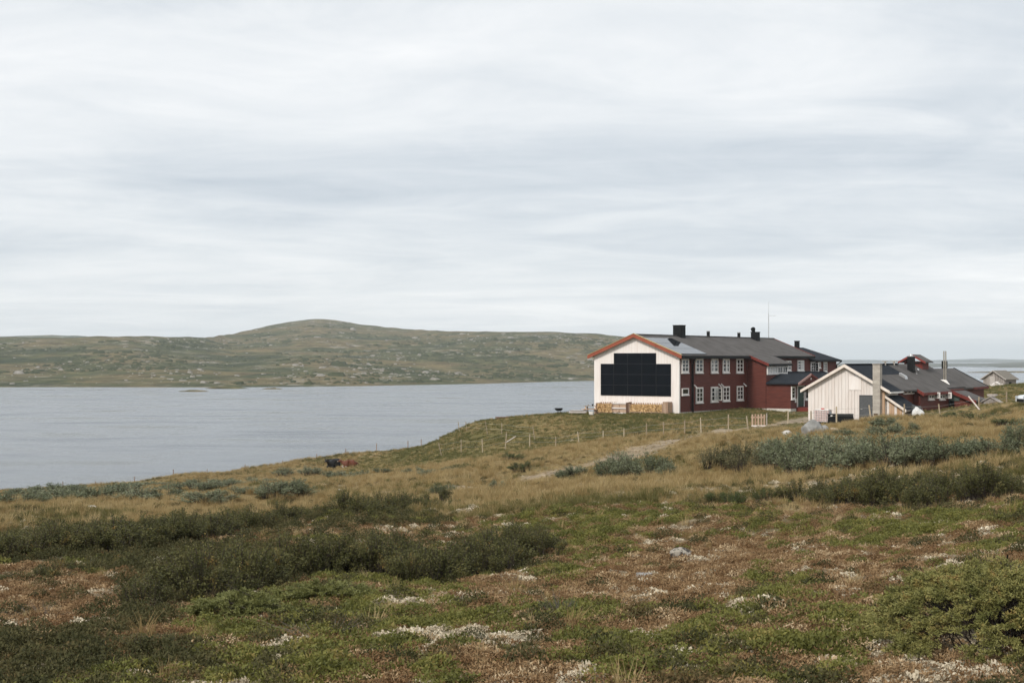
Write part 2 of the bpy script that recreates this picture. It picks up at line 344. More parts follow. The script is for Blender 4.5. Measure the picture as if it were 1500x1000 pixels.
# ------------------------------------------------------------------ far hills
def hill_material(name, cols, s=1.0):
    m = bpy.data.materials.new(name); m.use_nodes = True; nt = m.node_tree; N = nt.nodes; L = nt.links
    b = N['Principled BSDF']; b.inputs['Roughness'].default_value = 1; b.inputs['Specular IOR Level'].default_value = .05
    g = N.new('ShaderNodeNewGeometry')
    def noise(sc, det, st=(1, 1, 1), ro=.62):
        mp = N.new('ShaderNodeMapping'); mp.inputs['Scale'].default_value = st; L.new(g.outputs['Position'], mp.inputs[0])
        n = N.new('ShaderNodeTexNoise'); n.inputs['Scale'].default_value = sc * s; n.inputs['Detail'].default_value = det; n.inputs['Roughness'].default_value = ro
        L.new(mp.outputs[0], n.inputs['Vector']); return n.outputs['Fac']
    def ramp(f, pts):
        r = N.new('ShaderNodeValToRGB'); cr = r.color_ramp
        while len(cr.elements) < len(pts): cr.elements.new(.5)
        for e, (p, c) in zip(cr.elements, pts): e.position = p; e.color = (*c, 1)
        L.new(f, r.inputs[0]); return r.outputs[0]
    base = ramp(noise(.011, 8, (1, 1, 1)), [(.36, cols[0]), (.47, cols[1]), (.56, cols[2]), (.68, cols[3])])
    rock = ramp(noise(.055, 9, (1, .8, 1), .75), [(.54, (0, 0, 0)), (.62, (1, 1, 1))])
    rock2 = ramp(noise(.0045, 4), [(.44, (0, 0, 0)), (.60, (1, 1, 1))])
    fine = ramp(noise(.07, 6, ro=.75), [(.32, (.35, .35, .35)), (.68, (1.6, 1.6, 1.6))])
    mm = N.new('ShaderNodeMix'); mm.data_type = 'RGBA'; mm.blend_type = 'MULTIPLY'; mm.inputs[0].default_value = 1; L.new(rock, mm.inputs[6]); L.new(rock2, mm.inputs[7])
    mx = N.new('ShaderNodeMix'); mx.data_type = 'RGBA'; L.new(mm.outputs[2], mx.inputs[0]); L.new(base, mx.inputs[6]); mx.inputs[7].default_value = (*cols[4], 1)
    mf = N.new('ShaderNodeMix'); mf.data_type = 'RGBA'; mf.blend_type = 'MULTIPLY'; mf.inputs[0].default_value = 1; L.new(mx.outputs[2], mf.inputs[6]); L.new(fine, mf.inputs[7])
    fl = ramp(noise(.28, 7, (1, .6, 1), .8), [(.60, (0, 0, 0)), (.68, (.75, .75, .75))])
    mz = N.new('ShaderNodeMix'); mz.data_type = 'RGBA'; L.new(fl, mz.inputs[0]); L.new(mf.outputs[2], mz.inputs[6]); mz.inputs[7].default_value = (*cols[4], 1)
    L.new(mz.outputs[2], b.inputs['Base Color'])
    return m
HCOL = [(.038, .048, .021), (.076, .080, .034), (.145, .114, .057), (.098, .094, .042), (.30, .275, .235)]
def hill(name, kpx, kshore, krow, kdist, m, back=1.5, rough=1.0, nx=520, nd=200, exp=1.15):
    px = np.linspace(kpx[0], kpx[-1], nx); ds = np.interp(px, kpx, kshore); dr = np.interp(px, kpx, kdist)
    row = np.interp(px, kpx, krow)
    k = 7; ker = np.hanning(k + 2)[1:-1]; ker /= ker.sum(); row = np.convolve(np.pad(row, k // 2, 'edge'), ker, 'valid')
    t = np.r_[np.linspace(-.04, 1, nd), np.linspace(1.02, back, 30)]
    D = ds[None] + (dr - ds)[None] * t[:, None]; X = (px[None] - PX0) / FPX * D
    zr = np.maximum(EYE - (row - HOR) / FPX * dr, .4)
    tt = np.clip(t, 0, 1)[:, None]
    prof = (.42 * tt + .58 * tt**1.6)
    over = np.clip(t - 1, 0, 9)[:, None]; prof = prof * (1 - .9 * over)
    Z = zr[None] * prof
    n = fbm(X * .006, D * .006, 5, 5) - .5; n2 = fbm(X * .03, D * .02, 15, 4) - .5
    Z = Z + rough * np.minimum(zr[None] * .22, 11) * n * np.sin(np.pi * np.clip(tt, 0, 1))**.8 * 1.5 + rough * 1.4 * n2 * sstep(0, .1, tt) * (1 + tt)
    Z = np.where(t[:, None] < 0, -1.5, Z)
    nr, nc = X.shape; idx = np.arange(nr * nc).reshape(nr, nc)
    F = np.stack([idx[:-1, :-1], idx[:-1, 1:], idx[1:, 1:], idx[1:, :-1]], -1).reshape(-1, 4)
    obj(name, npmesh(name, np.stack([X, D, Z], -1).reshape(-1, 3), F, m, True), kind='structure'); return X, D, Z
def hill_lumps(name, XYZ, n, size, hgt, m, seed, fscale, thr, lo=.02, hi=.97):
    '''low outcrops or scrub lying on a far slope, in drifts'''
    X, D, Z = XYZ; rg = np.random.default_rng(seed); nr, nc = X.shape; i = rg.integers(int(6 + lo * 190), int(6 + hi * 190), n * 6); j = rg.integers(1, nc - 1, n * 6)
    f, g = rg.uniform(0, 1, (2, n * 6)); x = X[i, j] + f * (X[i, j + 1] - X[i, j]); d = D[i, j] + g * (D[i + 1, j] - D[i, j]); x = x * d / D[i, j]
    z = Z[i, j] * (1 - g) + Z[i + 1, j] * g; k = (fbm(x * fscale, d * fscale * .6, seed, 4) + rg.normal(0, .03, len(x)) > thr) & (z > .8); x, d, z = x[k][:n], d[k][:n], z[k][:n]; n = len(x)
    s = size * rg.lognormal(0, .55, n); a = np.linspace(0, 2 * np.pi, 7)[:-1]; V, F = [], []
    for q in range(n):
        r = s[q] * rg.uniform(.6, 1.3, 6); r2 = r * rg.uniform(.3, .75, 6); dy = rg.uniform(.6, 1.8); h = hgt * s[q] / size * rg.uniform(.5, 1.3); o = len(V)
        V += [(x[q] + r[t] * np.cos(a[t]), d[q] + dy * r[t] * np.sin(a[t]), z[q] - .9) for t in range(6)] + [(x[q] + r2[t] * np.cos(a[t]), d[q] + dy * r2[t] * np.sin(a[t]), z[q] + h * rg.uniform(.7, 1.2)) for t in range(6)]
        F += [(o + t, o + (t + 1) % 6, o + 6 + (t + 1) % 6, o + 6 + t) for t in range(6)] + [(o + 6, o + 7, o + 8, o + 9), (o + 6, o + 9, o + 10, o + 11)]
    obj(name, npmesh(name, np.array(V), np.array(F), m), kind='stuff')
hm = hill_material('heath_hillside', HCOL)
kp = [-700, -300, 0, 80, 200, 300, 340, 380, 420, 450, 470, 490, 530, 570, 620, 670, 730, 800, 850, 900, 1000, 1100, 1180, 1240, 1300, 1345]
HXYZ = hill('hill', kp,
     [800, 810, 818, 820, 818, 815, 818, 820, 825, 832, 838, 842, 850, 870, 890, 910, 950, 1000, 1040, 1080, 1150, 1230, 1300, 1350, 1420, 1500],
     [500, 497, 495, 494, 492.5, 494, 489, 480, 472, 467.5, 466.2, 468, 475, 479.5, 483.5, 486, 486, 485.5, 488, 491, 500, 514, 528, 537, 543, 545.8],
     [1500, 1500, 1500, 1500, 1500, 1700, 2000, 2150, 2250, 2300, 2300, 2300, 2250, 2150, 2050, 1950, 1900, 1850, 1800, 1800, 1750, 1750, 1700, 1700, 1650, 1600], hm)
hill_lumps('hill_rocks', HXYZ, 2600, 1.15, .36, mat('pale_fell_rock', (.17, .155, .13), (.30, .28, .245), rough=.95, scale=.3, coord='World'), 5, .009, .53)
hill_lumps('hill_rocks', HXYZ, 1200, .8, .35, MATS['pale_fell_rock'], 6, .02, .3)
hill_lumps('hill_scrub', HXYZ, 5000, 1.7, .5, mat('dark_fell_scrub', (.038, .046, .020), (.065, .072, .034), rough=1, scale=.3, coord='World', spec=.05), 9, .014, .53, 0, .9)
hill('distant_hill', [-500, -120, -40, 40, 90, 130, 190, 260], [3000]*8, [500, 497, 494, 491.5, 490.5, 493, 499, 503], [3600]*8, hm, nx=120, nd=40)
fm = hill_material('far_fell', [(.06, .07, .05), (.08, .085, .06), (.11, .11, .08), (.12, .115, .085), (.22, .21, .19)], .25)
hill('far_shore', [1100, 1200, 1300, 1400, 1440, 1470, 1500, 1560, 1700, 2000], [2600, 2580, 2560, 2540, 2540, 2540, 2540, 2540, 2540, 2540],
     [533, 534, 535.5, 535.2, 534, 531.5, 530.3, 529, 528, 527], [4200]*10, fm, nx=200, nd=60, rough=.5)
hill('far_fells', [900, 1150, 1200, 1240, 1260, 1300, 1340, 1380, 1420, 1440, 1460, 1490, 1530, 1600, 1800, 2200], [6000]*16,
     [528, 528, 527.5, 526.8, 526.6, 527.5, 528, 526.8, 525.6, 524.9, 525.4, 526.6, 526, 524, 521, 519], [9500]*16, fm, nx=200, nd=60, rough=.4, back=1.25)
def islet(px, py, wpx, h, name='islet', fl=.06):
    d = EYE * FPX / (py - HOR); w = wpx / FPX * d; x0 = (px - PX0) / FPX * d
    n = 40; V = []; F = []
    for j in range(9):
        for i in range(n):
            a = 2 * math.pi * i / n; r = 1 - j / 8.5
            rr = r * (1 + .25 * (fbm(np.array(math.cos(a) * 2 + px), np.array(math.sin(a) * 2), 5, 3) - .5))
            V.append((x0 + w / 2 * rr * math.cos(a), d + 7 * rr * math.sin(a), -.3 + (h + .3) * (1 - r**2.2) * (.6 + .8 * float(vnoise(px + 3 * r * math.cos(a * 2), r * 5 + i * .4, 3)))))
    for j in range(8):
        for i in range(n): F.append((j * n + i, j * n + (i + 1) % n, (j + 1) * n + (i + 1) % n, (j + 1) * n + i))
    me = npmesh(name, V, F, hm, True); obj(name, me, kind='structure')
islet(284, 573.2, 54, .55); islet(332, 568.9, 76, .9); islet(399, 569.6, 34, .5)
islet(1472, 545.6, 150, 1.3)
# ------------------------------------------------------------------ building materials
M_RED = mat('red_siding_paint', (.092, .022, .015), (.128, .032, .021), rough=.7, scale=1.2, stretch=(1, 1, 6), bump=.1)
M_RED2 = mat('dark_red_trim', (.13, .022, .016), (.18, .032, .022), rough=.65, scale=2)
M_RUST = mat('orange_red_bargeboard', (.26, .068, .036), (.33, .092, .05), rough=.6, scale=1.5)
M_WHITE = mat('white_window_paint', (.74, .71, .68), (.8, .78, .75), rough=.5, scale=3)
M_GABLE = mat('whitewashed_boards', (.75, .695, .66), (.825, .79, .765), rough=.75, scale=2.2, stretch=(3, 3, .25), bump=.1, c3=(.76, .69, .64))
M_PALE = mat('fresh_pale_boards', (.67, .61, .57), (.75, .71, .68), rough=.75, scale=1.8, stretch=(3, 3, .3), bump=.1, rand=.16)
M_TAN = mat('tan_new_timber', (.42, .27, .16), (.55, .39, .27), rough=.75, scale=2.5, stretch=(3, 3, .3), rand=.4)
M_GREYW = mat('grey_weathered_timber', (.24, .21, .19), (.42, .38, .35), rough=.85, scale=3, stretch=(3, 3, .4), rand=.3, bump=.2)
M_ROOF = mat('grey_brown_roof_felt', (.092, .086, .082), (.125, .118, .114), rough=.95, scale=.9, bump=.25, detail=8, c3=(.13, .105, .08), spec=.05)
M_ROOFD = mat('new_black_roof_felt', (.020, .024, .030), (.032, .037, .044), rough=.9, scale=2, bump=.2, spec=.05)
M_BLACK = mat('black_sheet_metal', (.007, .008, .009), (.012, .013, .014), rough=.6, scale=3, spec=.12)
M_GUT = mat('black_gutter', (.007, .008, .009), rough=.6, spec=.12)
M_CONC = mat('concrete', (.36, .33, .29), (.46, .43, .38), rough=.9, scale=4, bump=.3, rand=.3)
M_STEEL = mat('galvanised_steel', (.5, .5, .5), (.62, .62, .61), rough=.35, metal=.8, scale=5)
M_GLASS = mat('dark_window_glass', (.012, .016, .017), (.03, .035, .035), rough=.06, spec=.5, scale=.8)
M_PV = mat('black_solar_glass', (.003, .005, .008), (.005, .007, .011), rough=.3, spec=.06, scale=1)
M_PVROOF = mat('glossy_solar_glass', (.010, .013, .018), rough=.04, spec=1.0, scale=1)
MATS['glossy_solar_glass'].node_tree.nodes['Principled BSDF'].inputs['IOR'].default_value = 1.7
M_GREEN = mat('dark_green_door_paint', (.012, .035, .024), (.018, .048, .034), rough=.5)
M_GREYD = mat('grey_door_paint', (.075, .08, .085), (.10, .105, .11), rough=.55)
M_CURTREFL = mat('pale_curtain_or_reflection', (.55, .56, .55), (.68, .68, .66), rough=.9)

TH = R(33.3); U = Vector((math.cos(TH), -math.sin(TH), 0)); VV = Vector((math.sin(TH), math.cos(TH), 0))
def on_line(A, dirv, px):       # distance along a wall line at which a photo column crosses it
    t = (px - PX0) / FPX; return (t * A[1] - A[0]) / (dirv[0] - t * dirv[1])
EX_U, EX_V, N_F, N_R = (1, 0, 0), (0, 1, 0), (0, -1, 0), (1, 0, 0)
def rbox(mb, c, w, d, z0, z1): return mb.box(c[0]-w/2, c[0]+w/2, c[1]-d/2, c[1]+d/2, z0, z1)

def siding(parent, o, ex, n, a0, a1, z0, ztop, m=None, step=.165, name='siding'):
    """horizontal weatherboards, each leaning out at its foot; ztop(a) gives the upper limit"""
    m = m or M_RED; mb = MB(); o = Vector(o); ex = Vector(ex); n = Vector(n); ez = Vector((0, 0, 1))
    zt = ztop if callable(ztop) else (lambda a: ztop)
    z = z0; zmax = max(zt(a0), zt(a1))
    P = lambda a, zz, c: tuple(o + ex * a + ez * zz + n * c)
    while z < zmax - .02:
        b0, b1 = a0, a1; z1 = min(z + step, zmax)
        if zt(a0) < z1 or zt(a1) < z1:      # clip to a sloping roof
            k = 24; aa = [a0 + (a1 - a0) * i / k for i in range(k + 1)]; ok = [a for a in aa if zt(a) >= z + .02]
            if len(ok) < 2: break
            b0, b1 = ok[0], ok[-1]
        mb.hexa([P(b0, z, .045), P(b1, z, .045), P(b1, z, 0), P(b0, z, 0), P(b0, z1 + .02, .018), P(b1, z1 + .02, .018), P(b1, z1 + .02, 0), P(b0, z1 + .02, 0)])
        z += step
    return mb.build(name, m, parent, kind='stuff')

def window(parent, o, ex, n, w, h, cols=2, rows=3, open_leaf=0, sill=True, curtain=None, name='window'):
    """white cased window; o is the outer bottom corner on the wall face; panes sit back inside the casing"""
    F = lambda mb, a0, a1, z0, z1, c0, c1: mb.boxf(o, ex, n, a0, a1, z0, z1, c0, c1)
    T = min(.14, .17 * min(w, h)); mb = MB()
    F(mb, 0, T, 0, h, 0, .10); F(mb, w - T, w, 0, h, 0, .10); F(mb, T, w - T, h - T, h, 0, .10); F(mb, T, w - T, 0, T * 1.35, 0, .10)
    iw, ih = w - 2 * T, h - 2.35 * T; z0 = T * 1.35
    win = mb.build(name, M_WHITE, parent)
    g = MB(); F(g, T - .01, w - T + .01, z0 - .01, h - T + .01, .046, .056); g.build('pane', M_GLASS, win)
    if cols > 1 or rows > 1:
        s = MB(); lw = min(.055, iw * .05)
        for i in range(1, cols): a = T + iw * i / cols; F(s, a - lw, a + lw, z0, h - T, .056, .088)
        for j in range(1, rows): z = z0 + ih * j / rows; F(s, T, w - T, z - lw * .6, z + lw * .6, .056, .080)
        s.build('glazing_bar', M_WHITE, win)
    if sill:
        s = MB(); F(s, -.05, w + .05, -.06, .02, 0, .15); s.build('sill', M_WHITE, win)
    if curtain:
        c = MB(); a0, a1 = curtain; F(c, T + iw * a0, T + iw * a1, z0, h - T, .057, .062); c.build('curtain', M_CURTREFL, win)
    if open_leaf:      # casement leaf swung out
        ang = R(open_leaf); lw = iw / 2; oo = Vector(o) + Vector(ex) * (w - T * .5) + Vector(n) * .10
        d = Vector(ex) * math.cos(ang) + Vector(n) * math.sin(ang); nn = Vector(n) * math.cos(ang) - Vector(ex) * math.sin(ang)
        l = MB(); B = lambda a0, a1, z0_, z1_, c0=-.02, c1=.03: l.boxf(oo, d, nn, a0, a1, z0_, z1_, c0, c1)
        B(0, .1, z0 - .05, h - T + .05); B(lw, lw + .1, z0 - .05, h - T + .05); B(.1, lw, z0 - .05, z0 + .06); B(.1, lw, h - T - .06, h - T + .05)
        for j in (1, 2): z = z0 + ih * j / 3; B(.1, lw, z - .025, z + .025)
        lf = l.build('open_casement', M_WHITE, win)
        g = MB(); g.boxf(oo, d, nn, .1, lw, z0, h - T, .0, .008); g.build('pane', M_GLASS, win)
    return win

def slope_roof(parent, x0, z0, x1, z1, y0, y1, m, name='roof', th=.14):
    mb = MB(); mb.prism([(x0, z0), (x1, z1), (x1, z1 - th), (x0, z0 - th)], 1, y0, y1); return mb.build(name, m, parent)

# ------------------------------------------------------------------ the main lodge
CO = at(994.5, 607, 130.6); HX, HY = CO.x, CO.y; HB = EYE - 5.14
W_, LN = 8.93, 32.0; RX = -W_ / 2; RZ = 7.40; EV = .45; EZ = 5.42; SL = (RZ - EZ) / (EV - RX)
lodge = thing('lodge', 'long two-storey lodge with red sides, whitewashed gable and black solar panels', 'building', (HX, HY, HB), -TH)
A0 = Vector((HX, HY)); Ud = Vector((U.x, U.y)); Vd = Vector((VV.x, VV.y))
def sv(px, x=0.0): A = A0 + Ud * x; return on_line(A, Vd, px)            # local y on a wall parallel to the long side
def su(px, y=0.0): A = A0 + Vd * y; return on_line(A, Ud, px)            # local x on a wall parallel to the gable
def zl(py, x, y): d = HY + U.y * x + VV.y * y; return 5.14 - (py - HOR) / FPX * d
roofz = lambda x: RZ - SL * abs(x - RX)
def build_lodge():
    L = lodge
    # walls
    mb = MB(); mb.prism([(-W_, -1), (0, -1), (0, roofz(0) - .14), (RX, RZ - .14), (-W_, roofz(-W_) - .14)], 1, .02, LN); mb.build('wall', M_RED, L)
    f = MB(); f.box(-W_ - .03, .05, -.02, LN + .04, -1.2, .20); f.build('foundation', M_CONC, L)
    # whitewashed gable: vertical boards and cover strips up to the rake
    b = MB(); x = -W_ - .02; k = 0
    while x < .04:
        x1 = min(x + .19, .045); out = -.05 if k % 2 else -.028
        b.hexa([(x, out, .12), (x1, out, .12), (x1, .02, .12), (x, .02, .12), (x, out, roofz(x) - .13), (x1, out, roofz(x1) - .13), (x1, .02, roofz(x1) - .13), (x, .02, roofz(x) - .13)])
        x += .19 if k % 2 else .12; k += 1
    b.build('gable_boarding', M_GABLE, L, kind='stuff')
    c = MB(); c.box(-.02, .075, -.075, .13, .12, 5.35); c.build('corner_board', M_WHITE, L)
    # red long side
    siding(L, (0, 0, 0), EX_V, N_R, .13, 15.2, .22, 5.42); siding(L, (0, 0, 0), EX_V, N_R, 15.2, LN, 2.2, 5.42)
    # roof slopes, ridge, bargeboards, gutter
    slope_roof(L, RX, RZ, EV, EZ, -.42, LN + .4, M_ROOF); slope_roof(L, RX, RZ, -W_ - EV, EZ, -.42, LN + .4, M_ROOF)
    r = MB(); r.bar((RX, -.43, RZ + .02), (RX, LN + .42, RZ + .02), .30, .07); r.build('ridge_cap', M_ROOF, L)
    for sgn in (1, -1):
        e = RX + sgn * (EV - RX + .05)
        for nm, y0, y1, m, hgt in (('bargeboard', -.50, -.424, M_RUST, .34), ('bargeboard', LN + .404, LN + .46, M_RED2, .25)):
            q = MB(); q.prism([(RX, RZ + .06), (e, roofz(e) + .06), (e, roofz(e) + .06 - hgt), (RX, RZ + .06 - hgt)], 1, y0, y1); q.build(nm, m, L)
        q = MB(); q.prism([(RX, RZ + .065), (e, roofz(e) + .065), (e, roofz(e) + .10), (RX, RZ + .10)], 1, -.54, -.30); q.build('verge_flashing', mat('yellowed_verge_strip', (.42, .33, .14), (.5, .42, .24), rough=.6), L)
    s = MB(); s.box(-W_ - .3, .3, -.40, 0, 5.22, 5.26)
    g = MB(); g.box(EV - .02, EV + .14, -.38, sv(1096), EZ - .30, EZ - .03); g.build('gutter', M_GUT, L)
    g = MB(); g.box(.02, EV - .02, -.36, LN + .3, EZ - .20, EZ - .14); g.build('soffit', M_GUT, L)
    g = MB(); g.box(EV - .02, EV + .14, 20.6, LN + .38, EZ - .25, EZ - .03); g.build('gutter', M_GUT, L)
    g = MB(); y = sv(1013.3); g.tube([(.45, y, EZ - .2), (.2, y, EZ - .5), (.13, y, EZ - .9), (.13, y, .1)], .075, 8); g.build('downpipe', M_GUT, L)
    g = MB(); g.box(.046, .075, y - .32, y + .02, .25, 5.2); g.build('corner_board', mat('dark_red_painted_shade', (.035, .008, .007), rough=.8), L)  # near-black red paints the shade of the wall jog beside the downpipe
    # gable solar panels, read column by column
    cx = [su(p, -.1) for p in (879.7, 898.9, 919.4, 940.1, 961.1, 982.9)]; zb = zl(579.6, (cx[0] + cx[-1]) / 2, -.1); zt3 = zl(532.6, (cx[0] + cx[-1]) / 2, -.1); hh = (zt3 - zb) / 3
    q = MB(); q.box(cx[0] + .03, cx[5] - .03, -.058, -.052, zb + .03, zb + 3 * hh - .03); q.box(cx[1] + .03, cx[4] - .03, -.058, -.052, zb + 3 * hh - .03, zb + 4 * hh - .03); q.build('panel_rail', mat('dark_grey_rail', (.03, .031, .033), rough=.6, spec=.1), L)
    for i in range(5):
        for j in range(4 if 0 < i < 4 else 3):
            p = MB(); p.box(cx[i] + .016, cx[i+1] - .016, -.10, -.06, zb + j * hh + .009, zb + (j + 1) * hh - .009); so = p.build('solar_panel', M_PV, L)
            q = MB(); a0, a1, z0, z1 = cx[i] + .016, cx[i+1] - .016, zb + j * hh + .009, zb + (j + 1) * hh - .009
            for bx in ((a0, a0 + .02, z0, z1), (a1 - .02, a1, z0, z1), (a0 + .02, a1 - .02, z0, z0 + .02), (a0 + .02, a1 - .02, z1 - .02, z1)): q.box(bx[0], bx[1], -.106, -.1005, bx[2], bx[3])
            q.build('panel_frame', mat('black_anodised_frame', (.02, .022, .025), rough=.4, metal=.5), so)
    # roof solar panels
    t0, t1 = .19, .96; e = Vector((EV - RX, EZ - RZ)); nn = Vector((-e.y, e.x)).normalized()
    for r_ in range(3):
        for c_ in range(3):
            a, b_ = t0 + (t1 - t0) * r_ / 3 + .004, t0 + (t1 - t0) * (r_ + 1) / 3 - .004; y0 = -.25 + c_ * 1.88; 
            P = lambda t, k: (RX + e.x * t + nn.x * k, RZ + e.y * t + nn.y * k)
            p = MB(); p.prism([P(a, .04), P(b_, .04), P(b_, .09), P(a, .09)], 1, y0 + .012, y0 + 1.868); p.build('roof_solar_panel', M_PVROOF, L)
    # windows on the long side
    hz = {}
    def W(px0, px1, py0, py1, **k):
        y0, y1 = sv(px0, .05), sv(px1, .05); d = (y0 + y1) / 2; zt, zb_ = zl(py0, .05, d), zl(py1, .05, d)
        return window(L, (.046, y0, zb_), EX_V, N_R, y1 - y0, zt - zb_, **k)
    for k, (a, b_) in enumerate(((998, 1008), (1018, 1029), (1041, 1051), (1058, 1067.6), (1078.3, 1088))):
        W(a, b_, 525.2, 546.2, curtain=(None, None, (.25, .45), (.55, .8), None)[k])
    W(998.3, 1008, 568.3, 578.6, cols=1, rows=1)
    W(1019, 1029, 567, 590, rows=3); W(1041, 1051, 566.3, 588.6, open_leaf=125, curtain=(.55, 1)); W(1058.2, 1068, 565.7, 587.6); W(1079, 1088, 565, 586.4)
    W(1150.5, 1158, 528, 543); W(1167.5, 1177, 527.5, 543, curtain=(.6, 1))
    for px, py in ((1016.6, 565), (1052.5, 563.8), (1056.3, 563.6), (1089, 562.5)):
        y = sv(px, .05); z = zl(py, .05, y); q = MB(); q.bar((.05, y, z + .1), (.3, y, z - .12), .09); q.tube([(.3, y, z - .12), (.36, y, z - .22)], [.05, .1], 8); q.build('wall_lamp', M_WHITE, L)
    # catslide bay: the roof runs down over a two-metre extension
    y0, y1, bx = 15.2, 20.6, 2.05
    zc = lambda x: EZ - SL * (x - EV)
    b = MB(); b.prism([(.0, -1), (bx, -1), (bx, zc(bx) - .15), (0, zc(0) - .16)], 1, y0 + .02, y1); b.build('bay_wall', M_RED, L)
    f = MB(); f.box(.05, bx + .04, y0 - .03, y1, -1.2, .16); f.build('foundation', M_CONC, L)
    siding(L, (0, y0, 0), EX_U, N_F, .05, bx, .18, lambda a: zc(a) - .16); siding(L, (bx, 0, 0), EX_V, N_R, y0, y1, 2.6, zc(bx) - .1)
    slope_roof(L, EV - .005, EZ - .001, bx + .4, zc(bx + .4), y0 - .3, y1 + .35, M_ROOF)
    q = MB(); q.prism([(EV - .02, EZ + .05), (bx + .45, zc(bx + .45) + .05), (bx + .45, zc(bx + .45) - .22), (EV - .02, EZ - .22)], 1, y0 - .37, y0 - .302); q.build('bargeboard', M_RED2, L)
    q = MB(); q.box(bx + .38, bx + .52, y0 - .3, y1 + .3, zc(bx + .4) - .22, zc(bx + .4) - .02); q.build('gutter', M_GUT, L)
    ww = (y1 - y0 - .2) / 4
    for i in range(4): window(L, (bx + .045, y0 + .1 + i * ww, 3.52), EX_V, N_R, ww - .04, .86, cols=2, rows=1, sill=False, curtain=(.05, .95) if i < 2 else None)  # pale fill in the first two paints a reflection on the glass
    # entrance wing with its overhanging gabled porch
    xa, xb, xo, ya, yb = bx, 4.62, 5.55, 15.3, 21.3; ym = (ya + yb) / 2; ez, rz = 2.70, 3.60
    er = lambda y: rz - (rz - ez) / (ym - ya + .3) * abs(y - ym)
    b = MB(); b.prism([(ya + .02, -1), (yb, -1), (yb, er(yb) - .1), (ym, rz - .12), (ya + .02, er(ya) - .1)], 0, xa + .05, xb); b.build('entrance_wall', M_RED, L)
    f = MB(); f.box(xa + .05, xb + .03, ya - .035, yb, -1.2, .17); f.build('foundation', mat('pale_plinth', (.55, .53, .49), rough=.9), L)
    siding(L, (0, ya, 0), EX_U, N_F, xa, xb + .04, .18, er(ya) - .12); siding(L, (xb, 0, 0), EX_V, N_R, ya, yb, .18, er(ya) - .12)
    for sg, nm in ((-1, 'porch_roof'), (1, 'porch_roof')):
        ye = ym + sg * (ym - ya + .3)
        q = MB(); q.prism([(ym, rz), (ye, ez), (ye, ez - .11), (ym, rz - .11)], 0, xa + .06, xo); q.build(nm, M_ROOFD, L)
        q = MB(); q.prism([(ym, rz + .05), (ye, ez + .05), (ye, ez - .17), (ym, rz - .17)], 0, xo + .004, xo + .07); q.build('bargeboard', M_RED2 if sg > 0 else mat('faded_pink_trim', (.42, .25, .22), rough=.7), L)
    q = MB(); q.prism([(ya + .3, er(ya + .3) - .12), (ym, rz - .14), (yb - .3, er(yb - .3) - .12)], 0, xo - .12, xo - .02); q.build('porch_gable', M_RED, L)
    q = MB(); q.box(xo - .2, xo, ya, yb, ez - .18, ez - .02); q.build('porch_beam', M_RED2, L)
    for y in (ya + .2, yb - .2):
        q = MB(); q.box(xo - .2, xo - .06, y - .07, y + .07, -.4, ez - .18); q.build('porch_post', M_RED2, L) if y > ym else None
    n_ = MB(); n_.box(xo - .01, xo + .06, ym - .08, ym + .08, 3.02, 3.2); n_.build('porch_lamp', M_WHITE, L)
    y = lambda p: sv(p, xb)
    d = MB(); d.box(xb + .04, xb + .10, y(1167.3), y(1176), .33, 2.32); do = d.build('door', M_GREEN, L)
    h = MB(); h.box(xb + .101, xb + .16, y(1175), y(1175.4), 1.2, 1.35); h.build('handle', M_STEEL, do)
    t = MB()
    for p in (1166.5, 1176.1): t.box(xb + .04, xb + .13, y(p), y(p) + .13, .3, 2.45)
    t.box(xb + .04, xb + .13, y(1166.5) + .13, y(1176.1), 2.33, 2.45); t.build('door_frame', M_WHITE, L)
    window(L, (xb + .045, y(1158), 1.08), EX_V, N_R, y(1163.4) - y(1158), 1.3, cols=1, rows=3)
    window(L, (xb + .045, y(1178), .95), EX_V, N_R, 1.0, 1.2, cols=1, rows=1)
    n_ = MB(); n_.box(xb + .046, xb + .07, y(1163.7), y(1165.8), .75, 1.15); n_.build('notice_board', M_WHITE, L)
    st = MB(); st.box(xb + .02, xb + 1.5, y(1166), yb, -.5, .26); st.box(xb + 1.5, xb + 1.85, y(1166), yb, -.5, .08); st.build('doorstep', M_RED2, L)
    # low side roof beyond the porch
    b = MB(); b.box(.05, 2.9, 21.5, 35.5, -1, 2.6); b.build('side_wing_wall', M_RED, L); slope_roof(L, .06, 3.75, 3.3, 2.75, 21.4, 35.8, M_ROOFD)
    # the far end: lower, hipped against the main roof
    e0, e1, hw, ezz, rzz = LN + .02, 40.3, 3.9, 5.0, 6.42; cx_ = -hw
    b = MB(); b.prism([(-2*hw, -1), (-.02, -1), (-.02, ezz - .05), (-2*hw, ezz - .05)], 1, e0, e1); b.build('end_wall', M_RED, L)
    siding(L, (-.02, 0, 0), EX_V, N_R, e0, e1, 2.6, ezz)
    q = MB(); o = .42
    q.add([(cx_, e0 - 3, rzz), (cx_, e1 - .2, rzz), (o, e1 + .45, ezz), (o, e0, ezz), (-2*hw - o, e1 + .45, ezz), (-2*hw - o, e0, ezz)] + [(cx_, e0 - 3, rzz - .15), (cx_, e1 - .2, rzz - .15), (o, e1 + .45, ezz - .14), (o, e0, ezz - .14), (-2*hw - o, e1 + .45, ezz - .14), (-2*hw - o, e0, ezz - .14)],
          [(0, 1, 2, 3), (0, 5, 4, 1), (1, 4, 2), (3, 2, 8, 9), (2, 4, 10, 8), (4, 5, 11, 10), (6, 9, 8, 7), (6, 7, 10, 11), (7, 8, 10), (0, 3, 9, 6), (0, 6, 11, 5)]); q.build('end_roof', M_ROOFD, L)
    q = MB(); q.box(o, o + .13, e0, e1 + .4, ezz - .2, ezz - .01); q.build('gutter', M_GUT, L)
